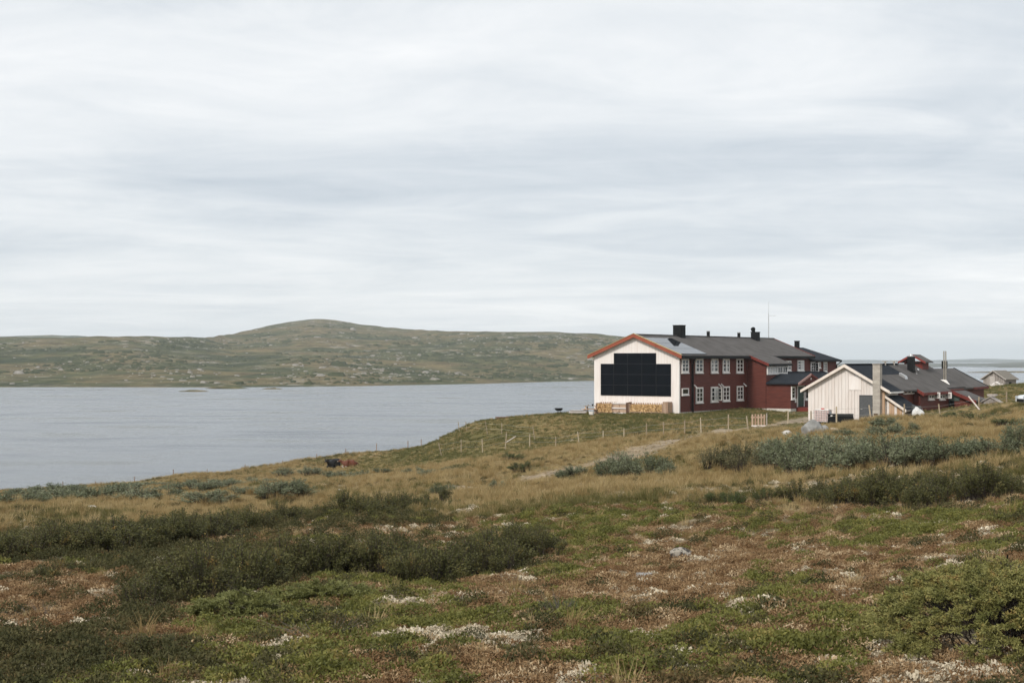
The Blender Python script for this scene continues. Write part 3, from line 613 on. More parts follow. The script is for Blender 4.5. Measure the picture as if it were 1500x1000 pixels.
    q = MB(); q.tube([(o + .06, e1 + .35, ezz - .2), (.1, e1 - .1, ezz - .6), (.1, e1 - .1, 0)], .07, 6); q.build('downpipe', M_GUT, L)
    for a, b_, c_, d_, k in ((1187, 1193.5, 530, 546, dict(open_leaf=120)), (1197.6, 1201.2, 530.3, 539, dict(cols=1, rows=1)), (1205.8, 1210.6, 530, 545, {})):
        ya_, yb_ = sv(a, .02), sv(b_, .02); zt, zb_ = zl(c_, 0, ya_), zl(d_, 0, ya_); window(L, (.028, ya_, zb_), EX_V, N_R, yb_ - ya_, zt - zb_, **k)
    # chimneys and flues on the ridge
    def chim(px, x, wx, wy, ptop, base, cap=True, m=M_BLACK, name='chimney'):
        y_ = sv(px, x); zt = zl(ptop, x, y_); c = MB(); c.box(x - wx/2, x + wx/2, y_ - wy/2, y_ + wy/2, base, zt - .06); co = c.build(name, m, L)
        c = MB(); c.box(x - wx/2 - .04, x + wx/2 + .04, y_ - wy/2 - .04, y_ + wy/2 + .04, zt - .06, zt); c.build('chimney_cap', m, co); return y_, zt, co
    chim(995, RX + .15, .92, .92, 476, 6.8)
    for px, t_ in ((1037.5, 485.5), (1082.3, 487.5), ): 
        y_ = sv(px, RX); q = MB(); q.tube([(RX, y_, 7), (RX, y_, zl(t_, RX, y_))], .17, 10); fo = q.build('flue_pipe', M_BLACK, L); q = MB(); q.tube([(RX, y_, zl(t_, RX, y_)), (RX, y_, zl(t_, RX, y_) + .08)], [.2, .2], 10); q.build('flue_cap', M_STEEL, fo)
    y_, zt, co = chim(1106.5, RX + .55, .72, .8, 486, 6.4); 
    q = MB(); q.tube([(RX + .1, y_ + .5, 7), (RX + .1, y_ + .5, zt + .15)], .2, 10); q.tube([(RX + .1, y_ + .5, zt + .15), (RX + .1, y_ + .4, zt + .3), (RX + .25, y_ + .2, zt + .34)], [.2, .26, .2], 10); q.build('flue_pipe', M_BLACK, L)
    chim(1167.5, -3.9, .45, .5, 499, 6.1)
build_lodge()
def build_mast():
    y_ = sv(1126, -5.6); p = A0 + Ud * -5.6 + Vd * y_; zt = EYE + (525 - 441) / FPX * p.y; b = gz(p.x, p.y)
    t = thing('radio_mast', 'tall thin radio mast rising behind the lodge roof', 'antenna', (p.x, p.y, b))
    q = MB(); q.tube([(0, 0, -.2), (0, 0, zt - b - 1.4)], [.05, .04], 6); q.build('pole', M_STEEL, t)
    q = MB(); q.tube([(0, 0, zt - b - 1.4), (0, 0, zt - b)], [.02, .012], 6); q.build('whip_aerial', M_STEEL, t)
    q = MB(); z = EYE + (525 - 462) / FPX * p.y - b; q.bar((0, 0, z), (.75, -.3, z - .05), .035); q.build('cross_arm', M_STEEL, t)
build_mast()

# ------------------------------------------------------------------ the low annex: pale boarded front, red behind
AC = at(1296, 617, 108.5); AX, AY = AC.x, AC.y; AB = EYE - 4.86; A1 = Vector((AX, AY))
annex = thing('annex', 'low annex with pale boarded gable, block chimney and red sides under grey roof', 'building', (AX, AY, AB), -TH)
def av(px, x=0.0): return on_line(A1 + Ud * x, Vd, px)
def au(px, y=0.0): return on_line(A1 + Vd * y, Ud, px)
def az(py, x, y): d = AY + U.y * x + VV.y * y; return 4.86 - (py - HOR) / FPX * d
def build_annex():
    L = annex; WX = 6.12; rx = -WX / 2; rz = 4.38; sl = .566; fz = lambda x: rz - sl * abs(x - rx)
    b = MB(); b.prism([(-WX, -1), (0, -1), (0, fz(0) - .13), (rx, rz - .13), (-WX, fz(-WX) - .13)], 1, .03, 3.2); b.build('wall', M_PALE, L)
    b = MB(); b.prism([(-WX, -1), (0, -1), (0, fz(0) - .13), (rx, rz - .13), (-WX, fz(-WX) - .13)], 1, 3.21, 20); b.build('red_wall', M_RED, L)
    # upright boards of the front gable, one by one
    x = -WX - .02; i = 0
    while x < -.02:
        w = .22 + .08 * random.random(); x1 = min(x + w, .02); o = -.03 - .012 * (i % 2); t0, t1 = fz(x + .008) - .14, fz(x1 - .008) - .14
        pk = [(x + .008, t0), (x1 - .008, t1)]
        if x < rx < x1: pk = [(x + .008, t0), (rx, rz - .14), (x1 - .008, t1)]
        q = MB(); q.prism([(x + .008, .02)] + pk + [(x1 - .008, .02)], 1, o, .028); q.build('board', M_PALE if x1 < -.4 else M_TAN, L); x = x1; i += 1
    # bargeboards, hatch, door, block chimney
    for sg in (1, -1):
        e = rx + sg * (3.06 + .52)
        q = MB(); q.prism([(rx, rz + .05), (e, fz(e) + .05), (e, fz(e) - .17), (rx, rz - .19)], 1, -.42, -.35); q.build('bargeboard', mat('pale_bargeboard', (.68, .60, .53), (.78, .72, .66), rough=.7, scale=2), L)
    hx0, hx1 = au(1244), au(1262); q = MB(); q.box(hx0, hx1, -.075, -.045, az(571, hx0, 0), az(551, hx0, 0)); q.build('hatch', M_GABLE, L)
    q = MB(); dx0, dx1 = au(1260.5), au(1278.5); zd = az(579.5, dx0, 0); q.box(dx0, dx1, -.10, -.044, .05, zd); do = q.build('door', M_GREYD, L)
    q = MB(); q.box(dx0 - .06, dx0, -.11, -.044, .02, zd + .06); q.box(dx1, dx1 + .04, -.11, -.044, .02, zd + .06); q.box(dx0, dx1, -.11, -.044, zd, zd + .06); q.build('door_frame', mat('dark_grey_frame', (.05, .05, .052)), L)
    q = MB(); q.box(dx0 + .06, dx0 + .2, -.15, -.101, .95, 1.0); q.build('handle', M_STEEL, do)
    q = MB(); q.box(dx0 - .4, dx1 + .3, -1.0, -.1, -.6, .03); q.build('doorstep', M_CONC, L)
    c0, c1 = au(1278.6, -.5) , au(1289.2, -.5); z = -.5; ztop = az(534, c0, -.4)
    while z < ztop - .05:
        z1 = min(z + .285, ztop); q = MB(); j = random.uniform(-.006, .006); q.box(c0 + j, c1 + j, -.56 + j, -.05, z, z1 - .012); q.build('block', M_CONC, L); z = z1
    q = MB(); q.box(c0 + .012, c1 - .012, -.545, -.06, -.5, ztop - .02); q.build('mortar', mat('mortar', (.30, .28, .25), rough=.95), L)
    q = MB(); q.box(c0 + .1, c1 - .15, -.60, -.565, .55, .68); q.build('soot_hatch', mat('rusty_iron', (.05, .03, .02), (.10, .05, .03)), L)
    q = MB(); q.box(c0 - .03, c1 + .03, -.58, -.03, ztop, ztop + .06); q.build('chimney_cap', M_CONC, L)
    # roof: black felt at the front, grey beyond, stepping where the new felt ends
    e = .52; mid = rx + (e - rx) * .40; yu = 9.6; yl = 2.7
    slope_roof(L, rx, rz, mid, fz(mid), -.36, yu, M_ROOFD); slope_roof(L, mid, fz(mid), e, fz(e), -.36, yl, M_ROOFD)
    slope_roof(L, rx, rz, mid, fz(mid), yu, 20.2, M_ROOF); slope_roof(L, mid, fz(mid), e - .06, fz(e - .06), yl, 20.2, M_ROOF)
    slope_roof(L, rx, rz, -WX - e, fz(e), -.36, 20.2, M_ROOF)
    q = MB(); yy = -.3
    while yy < 12: q.bar((rx, yy, rz + .03), (rx, yy + .42, rz + .05), .26, .07); yy += .45
    q.build('ridge_tiles', M_ROOFD, L, kind='stuff')
    q = MB(); q.box(e - .01, e + .08, -.34, yl, fz(e) - .15, fz(e) - .03); q.build('eave_board', M_WHITE, L)
    # lean-to on the right of the front
    l0, l1, ly0, ly1 = .03, au(1324, .3), .3, 3.4; zt, zb_ = az(579.5, 0, .3), az(597, l1, .3); lz = lambda x: zt + (zb_ - zt) * (x - l0) / (l1 - l0)
    b = MB(); b.prism([(l0, -1), (l1, -1), (l1, lz(l1) - .1), (l0, lz(l0) - .1)], 1, ly0 + .03, ly1); b.build('lean_to_wall', M_GREYW, L)
    x = l0 + .02; i = 0
    while x < l1 - .03:
        x1 = min(x + .2, l1); q = MB(); q.prism([(x + .006, -.6), (x + .006, lz(x) - .1), (x1 - .006, lz(x1) - .1), (x1 - .006, -.6)], 1, ly0 - .012 * (i % 2), ly0 + .028); q.build('board', M_TAN if i % 3 else M_PALE, L); x = x1; i += 1
    y = ly0
    while y < ly1 - .05:
        y1 = min(y + .3, ly1); q = MB(); q.box(l1, l1 + .03, y + .008, y1 - .008, -.6, lz(l1) - .11); q.build('board', M_GREYW, L); y = y1
    q = MB(); q.prism([(l0, lz(l0)), (l1 + .25, lz(l1 + .25)), (l1 + .25, lz(l1 + .25) - .09), (l0, lz(l0) - .09)], 1, ly0 - .25, ly1 + .1); q.build('lean_to_roof', M_ROOFD, L)
    q = MB(); q.prism([(l0 - .1, lz(l0 - .1) + .04), (l1 + .27, lz(l1 + .27) + .04), (l1 + .27, lz(l1 + .27) - .16), (l0 - .1, lz(l0 - .1) - .16)], 1, ly0 - .32, ly0 - .252); q.build('bargeboard', MATS['pale_bargeboard'], L)
    q = MB(); q.box(l1 + .251, l1 + .29, ly0 - .25, ly1 + .6, lz(l1 + .25) - .13, lz(l1 + .25) - .01); q.build('eave_board', M_GREYW, L)
    # recessed red wall with its strip of small windows
    siding(L, (0, 0, 0), EX_V, N_R, 3.25, 6.9, -.4, fz(0) - .16)
    y0, y1 = av(1323, .05), av(1344, .05)
    for i in range(4): w = (y1 - y0) / 4; window(L, (.046, y0 + i * w, az(577.5, 0, y0)), EX_V, N_R, w - .03, .40, cols=1, rows=1, sill=False)
    # stepped-out red section
    s0, s1, sx = 6.9, av(1394, .9), .55; se = .95
    b = MB(); b.prism([(-.5, -1), (sx, -1), (sx, fz(sx) - .14), (-.5, fz(-.5) - .14)], 1, s0 + .02, s1 + 5); b.build('side_wall', M_RED, L)
    siding(L, (sx, 0, 0), EX_V, N_R, s0, s1 + .3, -.6, fz(sx) - .15); siding(L, (0, s0, 0), EX_U, N_F, .0, sx, -.6, fz(sx) - .1)
    slope_roof(L, e - .065, fz(e - .065) - .002, se, fz(se), s0 - .3, s1 + .02, M_ROOF)
    q = MB(); q.prism([(e - .1, fz(e - .1) + .04), (se + .05, fz(se + .05) + .04), (se + .05, fz(se + .05) - .24), (e - .1, fz(e - .1) - .24)], 1, s0 - .38, s0 - .302); q.build('bargeboard', M_RED2, L)
    q = MB(); q.box(se, se + .05, s0 - .3, s1, fz(se) - .2, fz(se) + .02); q.build('fascia', M_RED2, L)
    for a, b_, k in ((1359.5, 1367, 120), (1375.5, 1383, 115)):
        ya, yb = av(a, sx + .05), av(b_, sx + .05); zt_, zb2 = az(573.5, sx, ya), az(585.5, sx, ya); window(L, (sx + .046, ya, zb2), EX_V, N_R, yb - ya, zt_ - zb2, cols=2, rows=2, open_leaf=k)
    # catslide at the far end of the red section
    cxe = 2.9; zce = az(587, cxe, s1); cz = lambda x: fz(se) + (zce - fz(se)) * (x - se) / (cxe - se); cw = 2.55; ce = s1 + 3.7
    b = MB(); b.prism([(sx, -1), (cw, -1), (cw, cz(cw) - .15), (sx, min(cz(sx), fz(sx)) - .2)], 1, s1 + .32, ce); b.build('catslide_wall', M_RED, L)
    siding(L, (0, s1 + .3, 0), EX_U, N_F, sx + .05, cw, -.6, lambda a: cz(a) - .2)
    slope_roof(L, se - .002, fz(se) - .003, cxe, zce, s1 + .02, ce + .3, M_ROOF)
    q = MB(); q.prism([(se - .1, cz(se - .1) + .05), (cxe + .05, cz(cxe + .05) + .05), (cxe + .05, cz(cxe + .05) - .24), (se - .1, cz(se - .1) - .24)], 1, s1 - .06, s1 + .016); q.build('bargeboard', M_RED2, L)
    q = MB(); x0, x1 = sx + .1, au(1406, s1 + .3); q.prism([(x0, cz(x0) - .95), (x1, cz(x0) - .95), (x1, cz(x1) - .26), (x0, cz(x0) - .26)], 1, s1 + .22, s1 + .25); q.build('glazed_panel', mat('green_tinted_glass', (.06, .085, .075), (.10, .13, .115), rough=.15, spec=.5, scale=2), L)
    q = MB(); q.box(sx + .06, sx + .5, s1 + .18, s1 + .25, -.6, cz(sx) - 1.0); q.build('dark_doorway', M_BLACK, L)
    # lower far section
    r2 = 3.95; f2 = lambda x: r2 - .53 * abs(x - rx)
    b = MB(); b.prism([(-WX + .3, -1), (-.2, -1), (-.2, f2(-.2) - .13), (rx, r2 - .13), (-WX + .3, f2(-.2) - .13)], 1, 20.01, 28.6); b.build('far_wall', M_RED, L)
    slope_roof(L, rx, r2, .12, f2(.12), 20.21, 28.9, M_ROOF); slope_roof(L, rx, r2, -WX - .12, f2(.12), 20.21, 28.9, M_ROOF)
    for sg in (1, -1):
        q = MB(); ee = rx + sg * (3.06 + .16); q.prism([(rx, r2 + .06), (ee, f2(ee) + .06), (ee, f2(ee) - .16), (rx, r2 - .16)], 1, 28.904, 28.96); q.build('bargeboard', M_BLACK, L)
    q = MB(); q.box(.121, .16, 24, 28.9, f2(.12) - .2, f2(.12)); q.build('fascia', M_RED2, L)
    # lantern on the ridge, chimneys, flues, vents
    k0, k1 = 16.2, 18.6; kz = az(519, rx, k0); tz = az(530, rx, k0); hw = 1.18; 
    b = MB(); b.box(rx - .8, rx + .8, k0 + .45, k1 - .2, 3.6, tz + .05); b.build('lantern_wall', M_RED2, L)
    q = MB(); q.box(rx - .62, rx + .5, k0 + .38, k0 + .448, rz + .02, tz - .02); q.build('lantern_opening_shade', M_BLACK, L)  # black slab paints the darkness inside the open lantern
    for sg in (1, -1):
        q = MB(); q.prism([(rx, kz), (rx + sg * hw, tz), (rx + sg * hw, tz - .08), (rx, kz - .08)], 1, k0, k1); q.build('lantern_roof', M_ROOF, L)
        q = MB(); q.prism([(rx, kz + .04), (rx + sg * (hw + .04), tz + .02), (rx + sg * (hw + .04), tz - .15), (rx, kz - .15)], 1, k0 - .06, k0 - .004); q.build('bargeboard', mat('bright_red_trim', (.19, .03, .022), rough=.6), L)
    def chim(px, x, wx, wy, ptop, base, name='chimney'):
        y_ = av(px, x); zt = az(ptop, x, y_); c = MB(); c.box(x - wx/2, x + wx/2, y_ - wy/2, y_ + wy/2, base, zt); co = c.build(name, M_BLACK, L); return y_, zt, co
    y_, zt, co = chim(1334.7, rx + 1.05, .5, .55, 522, 3.2)
    q = MB(); q.box(rx + .78, rx + 1.32, y_ - .3, y_ + .3, zt, zt + .05); q.tube([(rx + 1.05, y_, zt + .05), (rx + 1.05, y_, zt + .2)], [.16, .12], 10); q.build('chimney_cap', M_STEEL, co)
    chim(1383.6, rx - .4, .42, .45, 528.5, 3.0)
    for px in (1382.6, 1385.4):
        y_ = av(1384, rx + 2.75); x_ = au(px, y_); zt = az(514, x_, y_); q = MB(); q.tube([(x_, y_, fz(x_) - .1), (x_, y_, zt)], .055, 8); q.build('steel_flue', mat('aged_steel_flue', (.34, .30, .24), (.45, .42, .36), metal=.6, rough=.4), L)
    q = MB(); x_ = au(1384, y_); q.add([(x_ - .35, y_ - .14, fz(x_ - .35) + .03), (x_ + .4, y_ - .14, fz(x_ + .4) + .03), (x_ + .4, y_ + .14, fz(x_ + .4) + .03), (x_ - .35, y_ + .14, fz(x_ - .35) + .03), (x_ - .1, y_ - .08, fz(x_) + .22), (x_ + .12, y_ - .08, fz(x_) + .2), (x_ + .12, y_ + .08, fz(x_) + .2), (x_ - .1, y_ + .08, fz(x_) + .22)], [(0, 1, 5, 4), (1, 2, 6, 5), (2, 3, 7, 6), (3, 0, 4, 7), (4, 5, 6, 7)]); q.build('flue_flashing', M_WHITE, L)
    for px in (1296.5, 1309.3):
        y_ = av(px, rx + .1); q = MB(); q.tube([(rx + .1, y_, rz - .1), (rx + .1, y_, rz + .22)], .09, 8); q.box(rx - .14, rx + .34, y_ - .12, y_ + .12, rz + .22, rz + .28); q.build('roof_vent', M_CONC, L)
    y_ = av(1323, rx + 1.8); x_ = rx + 1.8; q = MB(); q.hexa([(x_ - .25, y_ - .3, fz(x_ - .25)), (x_ + .3, y_ - .3, fz(x_ + .3)), (x_ + .3, y_ + .3, fz(x_ + .3)), (x_ - .25, y_ + .3, fz(x_ - .25)), (x_ - .25, y_ - .3, fz(x_ - .25) + .2), (x_ + .22, y_ - .3, fz(x_ + .22) + .2), (x_ + .22, y_ + .3, fz(x_ + .22) + .2), (x_ - .25, y_ + .3, fz(x_ - .25) + .2)]); q.build('roof_vent', M_STEEL, L)
    y_ = av(1343, rx + 1.5); x_ = rx + 1.5; q = MB(); q.tube([(x_, y_, fz(x_)), (x_, y_, fz(x_) + .3), (x_ + .15, y_ - .1, fz(x_) + .42)], [.03, .03, .1], 8); q.build('roof_pipe', M_STEEL, L)
build_annex()
# ------------------------------------------------------------------ small weathered buildings
def build_cabin():
    p = ground_d(1440, 210); th = R(45); d = p.y; s = d / FPX
    t = thing('log_cabin', 'small weathered grey timber cabin standing alone above the far lake', 'cabin', (p.x, p.y, p.z + .3), -th)
    w, ln = 3.4, 3.6; wz, rz = 1.3, 2.45
    b = MB(); b.prism([(0, -.8), (w, -.8), (w, wz), (w / 2, rz - .1), (0, wz)], 1, .05, ln); b.build('wall', M_GREYW, t)
    z = -.2
    x = 0
    while x < w - .05:
        x1 = min(x + .22, w); f = lambda a: wz + (rz - .1 - wz) * (1 - abs(a - w / 2) / (w / 2))
        q = MB(); q.prism([(x + .012, -.5), (x + .012, f(x) - .02), (x1 - .012, f(x1) - .02), (x1 - .012, -.5)], 1, 0, .048); q.build('board', M_GREYW, t); x = x1
    q = MB(); q.box(1.1, 1.85, -.05, -.004, 0, 1.6); q.build('door', mat('silver_grey_door', (.40, .36, .34), (.5, .46, .43)), t)
    m = mat('brown_mossy_shingles', (.15, .135, .11), (.23, .21, .18), rough=.95, scale=5, stretch=(1, 1, 4), bump=.4)
    for sg in (1, -1):
        e = w / 2 + sg * (w / 2 + .3); ez = wz - .15
        q = MB(); q.prism([(w / 2, rz), (e, ez), (e, ez - .1), (w / 2, rz - .1)], 1, -.3, ln + .3); q.build('roof', m, t)
        q = MB(); q.prism([(w / 2, rz + .03), (e, ez + .03), (e, ez - .14), (w / 2, rz - .14)], 1, -.35, -.304); q.build('bargeboard', M_GREYW, t)
    q = MB(); q.box(w + .002, w + .04, 1.2, 2.0, .05, .75); q.build('dark_opening', M_BLACK, t)
    p2 = ground_d(1460, 204); o = MB(); rr = random.Random(4)
    for i in range(26):
        a = rr.uniform(0, 6.28); x = rr.uniform(-.75, .75); y = rr.uniform(-.4, .4); z = .12 + .75 * rr.random() * (1 - abs(x)); o.bar((x - .25 * math.cos(a), y - .25 * math.sin(a), z - .1), (x + .25 * math.cos(a), y + .25 * math.sin(a), z + .1), .1)
    k = o.build('wood_heap', M_PALE); k.location = p2; tag(k, 'heap of pale split wood in front of the grey cabin', 'wood pile')
build_cabin()
def build_hut():
    p = ground_d(1441, 119); t = thing('plank_hut', 'low grey plank hut with sagging board roof behind the red annex end', 'shed', (p.x, p.y, max(p.z, EYE - 4.1)), -R(25))
    w, ln, wz, rz = 1.15, 1.6, .55, .95
    b = MB(); b.prism([(0, -.8), (w, -.8), (w, wz), (w * .45, rz - .05), (0, wz + .1)], 1, 0, ln); b.build('wall', M_GREYW, t)
    for i in range(5):
        z = -.4 + i * .2
        if z < wz - .1: q = MB(); q.box(.0, w, -.03, -.004, z, z + .185); q.build('plank', M_GREYW, t)
    for sg, e, ez in ((1, w + .5, .25), (-1, -.25, .5)):
        q = MB(); q.prism([(w * .45, rz), (e, ez), (e, ez - .07), (w * .45, rz - .07)], 1, -.15, ln + .15); q.build('roof', M_GREYW, t)
    q = MB()
    for i, y in enumerate((.1, .6, 1.1)): q.box(.25, .95, y, y + .3, rz + .01 + .1 * i % 2 * .1, rz + .16)
    q.build('stacked_boards', M_GREYW, t)
build_hut()

# ------------------------------------------------------------------ firewood and clutter along the white gable
def lw(x, y, z=0): p = A0 + Ud * x + Vd * y; return Vector((p.x, p.y, HB + z))
M_LOG = mat('split_birch_log_ends', (.40, .23, .09), (.74, .52, .27), rough=.85, scale=5, c3=(.25, .13, .06), coord='World')
M_SLAT = mat('pinkish_pallet_wood', (.34, .22, .15), (.47, .34, .25), rough=.85, scale=4, stretch=(3, 3, .5), rand=.4)
def logs(parent, x0, x1, z0, z1, y0, y1, seed):
    rr = random.Random(seed); mb = MB(); z = z0
    while z < z1:
        x = x0 + rr.uniform(0, .06); h = .11
        while x < x1:
            w = rr.uniform(.07, .15); k = rr.choice((3, 4, 5)); a0 = rr.uniform(0, 6.28); cy = y0 + rr.uniform(-.05, .06); cz = z + h / 2 + rr.uniform(-.02, .03); cx = x + w / 2
            pts = [(cx + w * .56 * math.cos(a0 + 6.283 * i / k), cz + w * .56 * math.sin(a0 + 6.283 * i / k)) for i in range(k)]
            mb.prism(pts, 1, cy, y1); x += w
        z += h
    return mb.build('logs', M_LOG, parent, kind='stuff')
def wood_rack(name, label, px0, px1, ztop, seed, back=True, side=False):
    x0, x1 = su(px0, -1.1), su(px1, -1.1); g = gz(*lw((x0 + x1) / 2, -1.1)[:2]) - HB
    t = thing(name, label, 'firewood stack', lw(x0, -1.1, g), -TH); w = x1 - x0
    q = MB(); q.box(0, w, 0, .95, .10, .14)
    for i in range(7): q.box(i * (w - .1) / 6, i * (w - .1) / 6 + .1, 0, .95, -.1, .10)
    q.build('pallet', M_SLAT, t); logs(t, .06, w - .06, .15, ztop - .12, .02, .8, seed)
    for i in range(int(w / .24) + 1):
        q = MB(); x = min(i * .24, w - .1); q.box(x, x + .1, .88, .94, .14, ztop + .08); q.build('back_slat', M_SLAT, t)
    for x in (0, w):
        q = MB(); q.box(x - .03, x + .03, .0, .9, .14, ztop); q.build('end_panel', M_SLAT, t)
    return t, w
wood_rack('firewood_rack', 'square stack of split yellow firewood at the lake corner of the white gable', 873, 896, 1.0, 3)
tr, wr = wood_rack('firewood_rack', 'long stack of split yellow firewood on pallets below the solar panels', 921.5, 970, .88, 8)
for i in range(4):
    q = MB(); q.box(wr + .05 + i * .13, wr + .16 + i * .13, .02, .06, -.05, 1.12); q.build('upright_board', M_SLAT, tr)
q = MB(); q.box(wr + .03, wr + .56, .061, .9, -.05, 1.1); q.build('side_box', M_SLAT, tr)
def crate(px0, px1, label):
    x0, x1 = su(px0, -1.15), su(px1, -1.15); g = gz(*lw((x0 + x1) / 2, -1.1)[:2]) - HB; w = x1 - x0; h = 1.02
    t = thing('wooden_crate', label, 'crate', lw(x0, -1.15, g), -TH)
    q = MB(); q.box(.04, w - .04, .1, .9, -.05, h - .06); q.build('box', M_SLAT, t)
    for z in (0, h / 2 - .05, h - .12):
        q = MB(); q.box(0, w, .02, .07, z, z + .11); q.build('slat', M_PALE, t)
    for x in (0, w / 2 - .04, w - .09):
        q = MB(); q.box(x, x + .09, .072, .1, 0, h); q.build('upright', M_SLAT, t)
crate(896.6, 916.5, 'upright slatted pallet crate between the two firewood stacks')
x0 = su(917, -1.0); t = thing('gap_shade_slats', 'dark slats painting the shaded gap beside the slatted crate', 'pallet', lw(x0, -1.0, -.05), -TH)
for i in range(3):
    q = MB(); q.box(.02 + i * .12, .10 + i * .12, .0, .5, 0, 1.1 + .05 * (i == 2)); q.build('slat', mat('dark_wood_and_shade', (.13, .07, .045), (.2, .12, .08)), t)  # dark colour paints the shade in the gap between crate and stack
q = MB(); q.box(0, .36, .501, .56, .2, .4); q.build('crosspiece', MATS['dark_wood_and_shade'], t)
def picnic():
    p = ground_at(867, 606); t = thing('picnic_table', 'cluttered timber picnic table beside the firewood at the gable corner', 'picnic table', (p.x, p.y + .6, gz(p.x, p.y + .6)), -R(20))
    for i in range(4):
        q = MB(); q.box(-.75, .75, -.36 + i * .18, -.20 + i * .18, .70, .74); q.build('tabletop_plank', M_GREYW, t)
    for y in (-.75, .75):
        q = MB(); q.box(-.75, .75, y - .13, y + .13, .42, .46); q.build('bench', M_TAN, t)
    for x in (-.5, .5):
        for s in (-1, 1):
            q = MB(); q.bar((x, s * .62, -.1), (x, s * .22, .70), .09); q.build('leg', M_TAN, t)
        q = MB(); q.box(x - .05, x + .05, -.85, .85, .34, .42); q.build('crossbar', MATS['dark_wood_and_shade'], t)
    for i, (x, y) in enumerate(((-.3, .1), (.1, -.1), (.4, .15))):
        q = MB(); q.tube([(x, y, .742), (x, y, .86 + .04 * i)], [.07, .09], 8); o = q.build('bucket', (M_STEEL, M_BLACK, M_WHITE)[i]); o.location = t.location; tag(o, ('small steel pail on the picnic table', 'small black pail on the picnic table', 'small white pail on the picnic table')[i], 'bucket')
    q = MB(); q.tube([(0, 0, 0), (0, 0, .28)], [.22, .27], 12); o = q.build('plastic_tub', M_WHITE); g = ground_at(866.5, 608); o.location = (g.x, g.y, gz(g.x, g.y)); tag(o, 'white plastic tub on the grass by the firewood', 'tub')
picnic()
p = ground_at(847, 607); t = thing('board_stack', 'low flat stack of pale boards lying on the grass near the picnic table', 'boards', (p.x, p.y, p.z), -R(12))
for i in range(4):
    for j in range(3):
        q = MB(); q.box(-.85 + .05 * j, .85 - .04 * i, -.4 + .21 * i, -.21 + .21 * i, .05 + .1 * j, .12 + .1 * j); q.build('board', M_PALE if (i + j) % 2 else M_GREYW, t)
q = MB(); [q.box(x - .05, x + .05, -.4, .42, -.15, .05) for x in (-.6, .6)]; q.build('bearer', MATS['dark_wood_and_shade'], t)
def fire_bowl():
    p = ground_at(818.5, 607); t = thing('fire_bowl', 'black iron fire bowl on a stand at the bluff edge', 'fire pit', p)
    q = MB(); q.tube([(0, 0, .26), (0, 0, .30), (0, 0, .38), (0, 0, .52)], [.1, .26, .36, .40], 16, caps=False); q.tube([(0, 0, .34), (0, 0, .35)], [.3, .3], 16); q.build('bowl', M_BLACK, t)
    for i in range(3):
        a = i * 2.09; q = MB(); q.bar((.12 * math.cos(a), .12 * math.sin(a), .3), (.26 * math.cos(a), .26 * math.sin(a), -.08), .035); q.build('leg', M_BLACK, t)
fire_bowl()
def log_bench():
    p = ground_d(737, 139.5); t = thing('plank_bench', 'low dark plank bench along the bluff crest', 'bench', (p.x, p.y, p.z - .2), R(4))
    q = MB(); q.box(-.78, .78, -.16, .16, .28, .36); q.build('seat', MATS['dark_wood_and_shade'], t)
    for x in (-.55, .55): q = MB(); q.box(x - .08, x + .08, -.14, .14, -.15, .28); q.build('leg', MATS['dark_wood_and_shade'], t)
log_bench()

# ------------------------------------------------------------------ in front of the annex
def tank():
    p = ground_d(1192, 104.5); p.z = max(p.z, EYE - 4.78); t = thing('water_tank', 'white plastic water tank in a wire cage beside the pale gable', 'water tank', (p.x, p.y, p.z), -R(24))
    w, dp, h = 1.12, .95, 1.0
    q = MB(); q.box(0, w, 0, dp, -.15, .12); q.build('pallet', M_BLACK, t)
    me = MB().box(.03, w - .03, .03, dp - .03, .13, h).mesh('bottle', mat('milky_pink_plastic', (.55, .38, .36), (.70, .58, .56), rough=.35, scale=1.5)); o = obj('bottle', me, t)
    bv = o.modifiers.new('round', 'BEVEL'); bv.width = .07; bv.segments = 3
    q = MB(); q.box(.06, w - .06, .06, dp - .06, h + .002, h + .05); q.build('lid_plate', M_WHITE, t)
    q = MB(); q.tube([(w / 2, dp / 2, h + .05), (w / 2, dp / 2, h + .13)], .13, 12); q.build('filler_cap', mat('red_cap', (.4, .04, .03)), t)
    for i in range(6):
        z = .16 + i * .165; q = MB(); q.tube([(0, 0, z), (w, 0, z), (w, dp, z), (0, dp, z), (0, 0, z)], .013, 5, caps=False); q.build('cage_bar', M_STEEL, t)
    for i in range(7):
        x = i * w / 6; q = MB(); q.tube([(x, -.01, .1), (x, -.01, h)], .013, 5); q.build('cage_bar', M_STEEL, t)
    for i in range(5):
        y = i * dp / 4; q = MB(); q.tube([(w + .01, y, .1), (w + .01, y, h)], .013, 5); q.build('cage_bar', M_STEEL, t)
    q = MB(); q.box(w + .015, w + .03, .3, .62, .5, .85); q.build('label_plate', mat('pale_blue_plate', (.5, .6, .62)), t)
    p2 = lw(0, 0); 
tank()
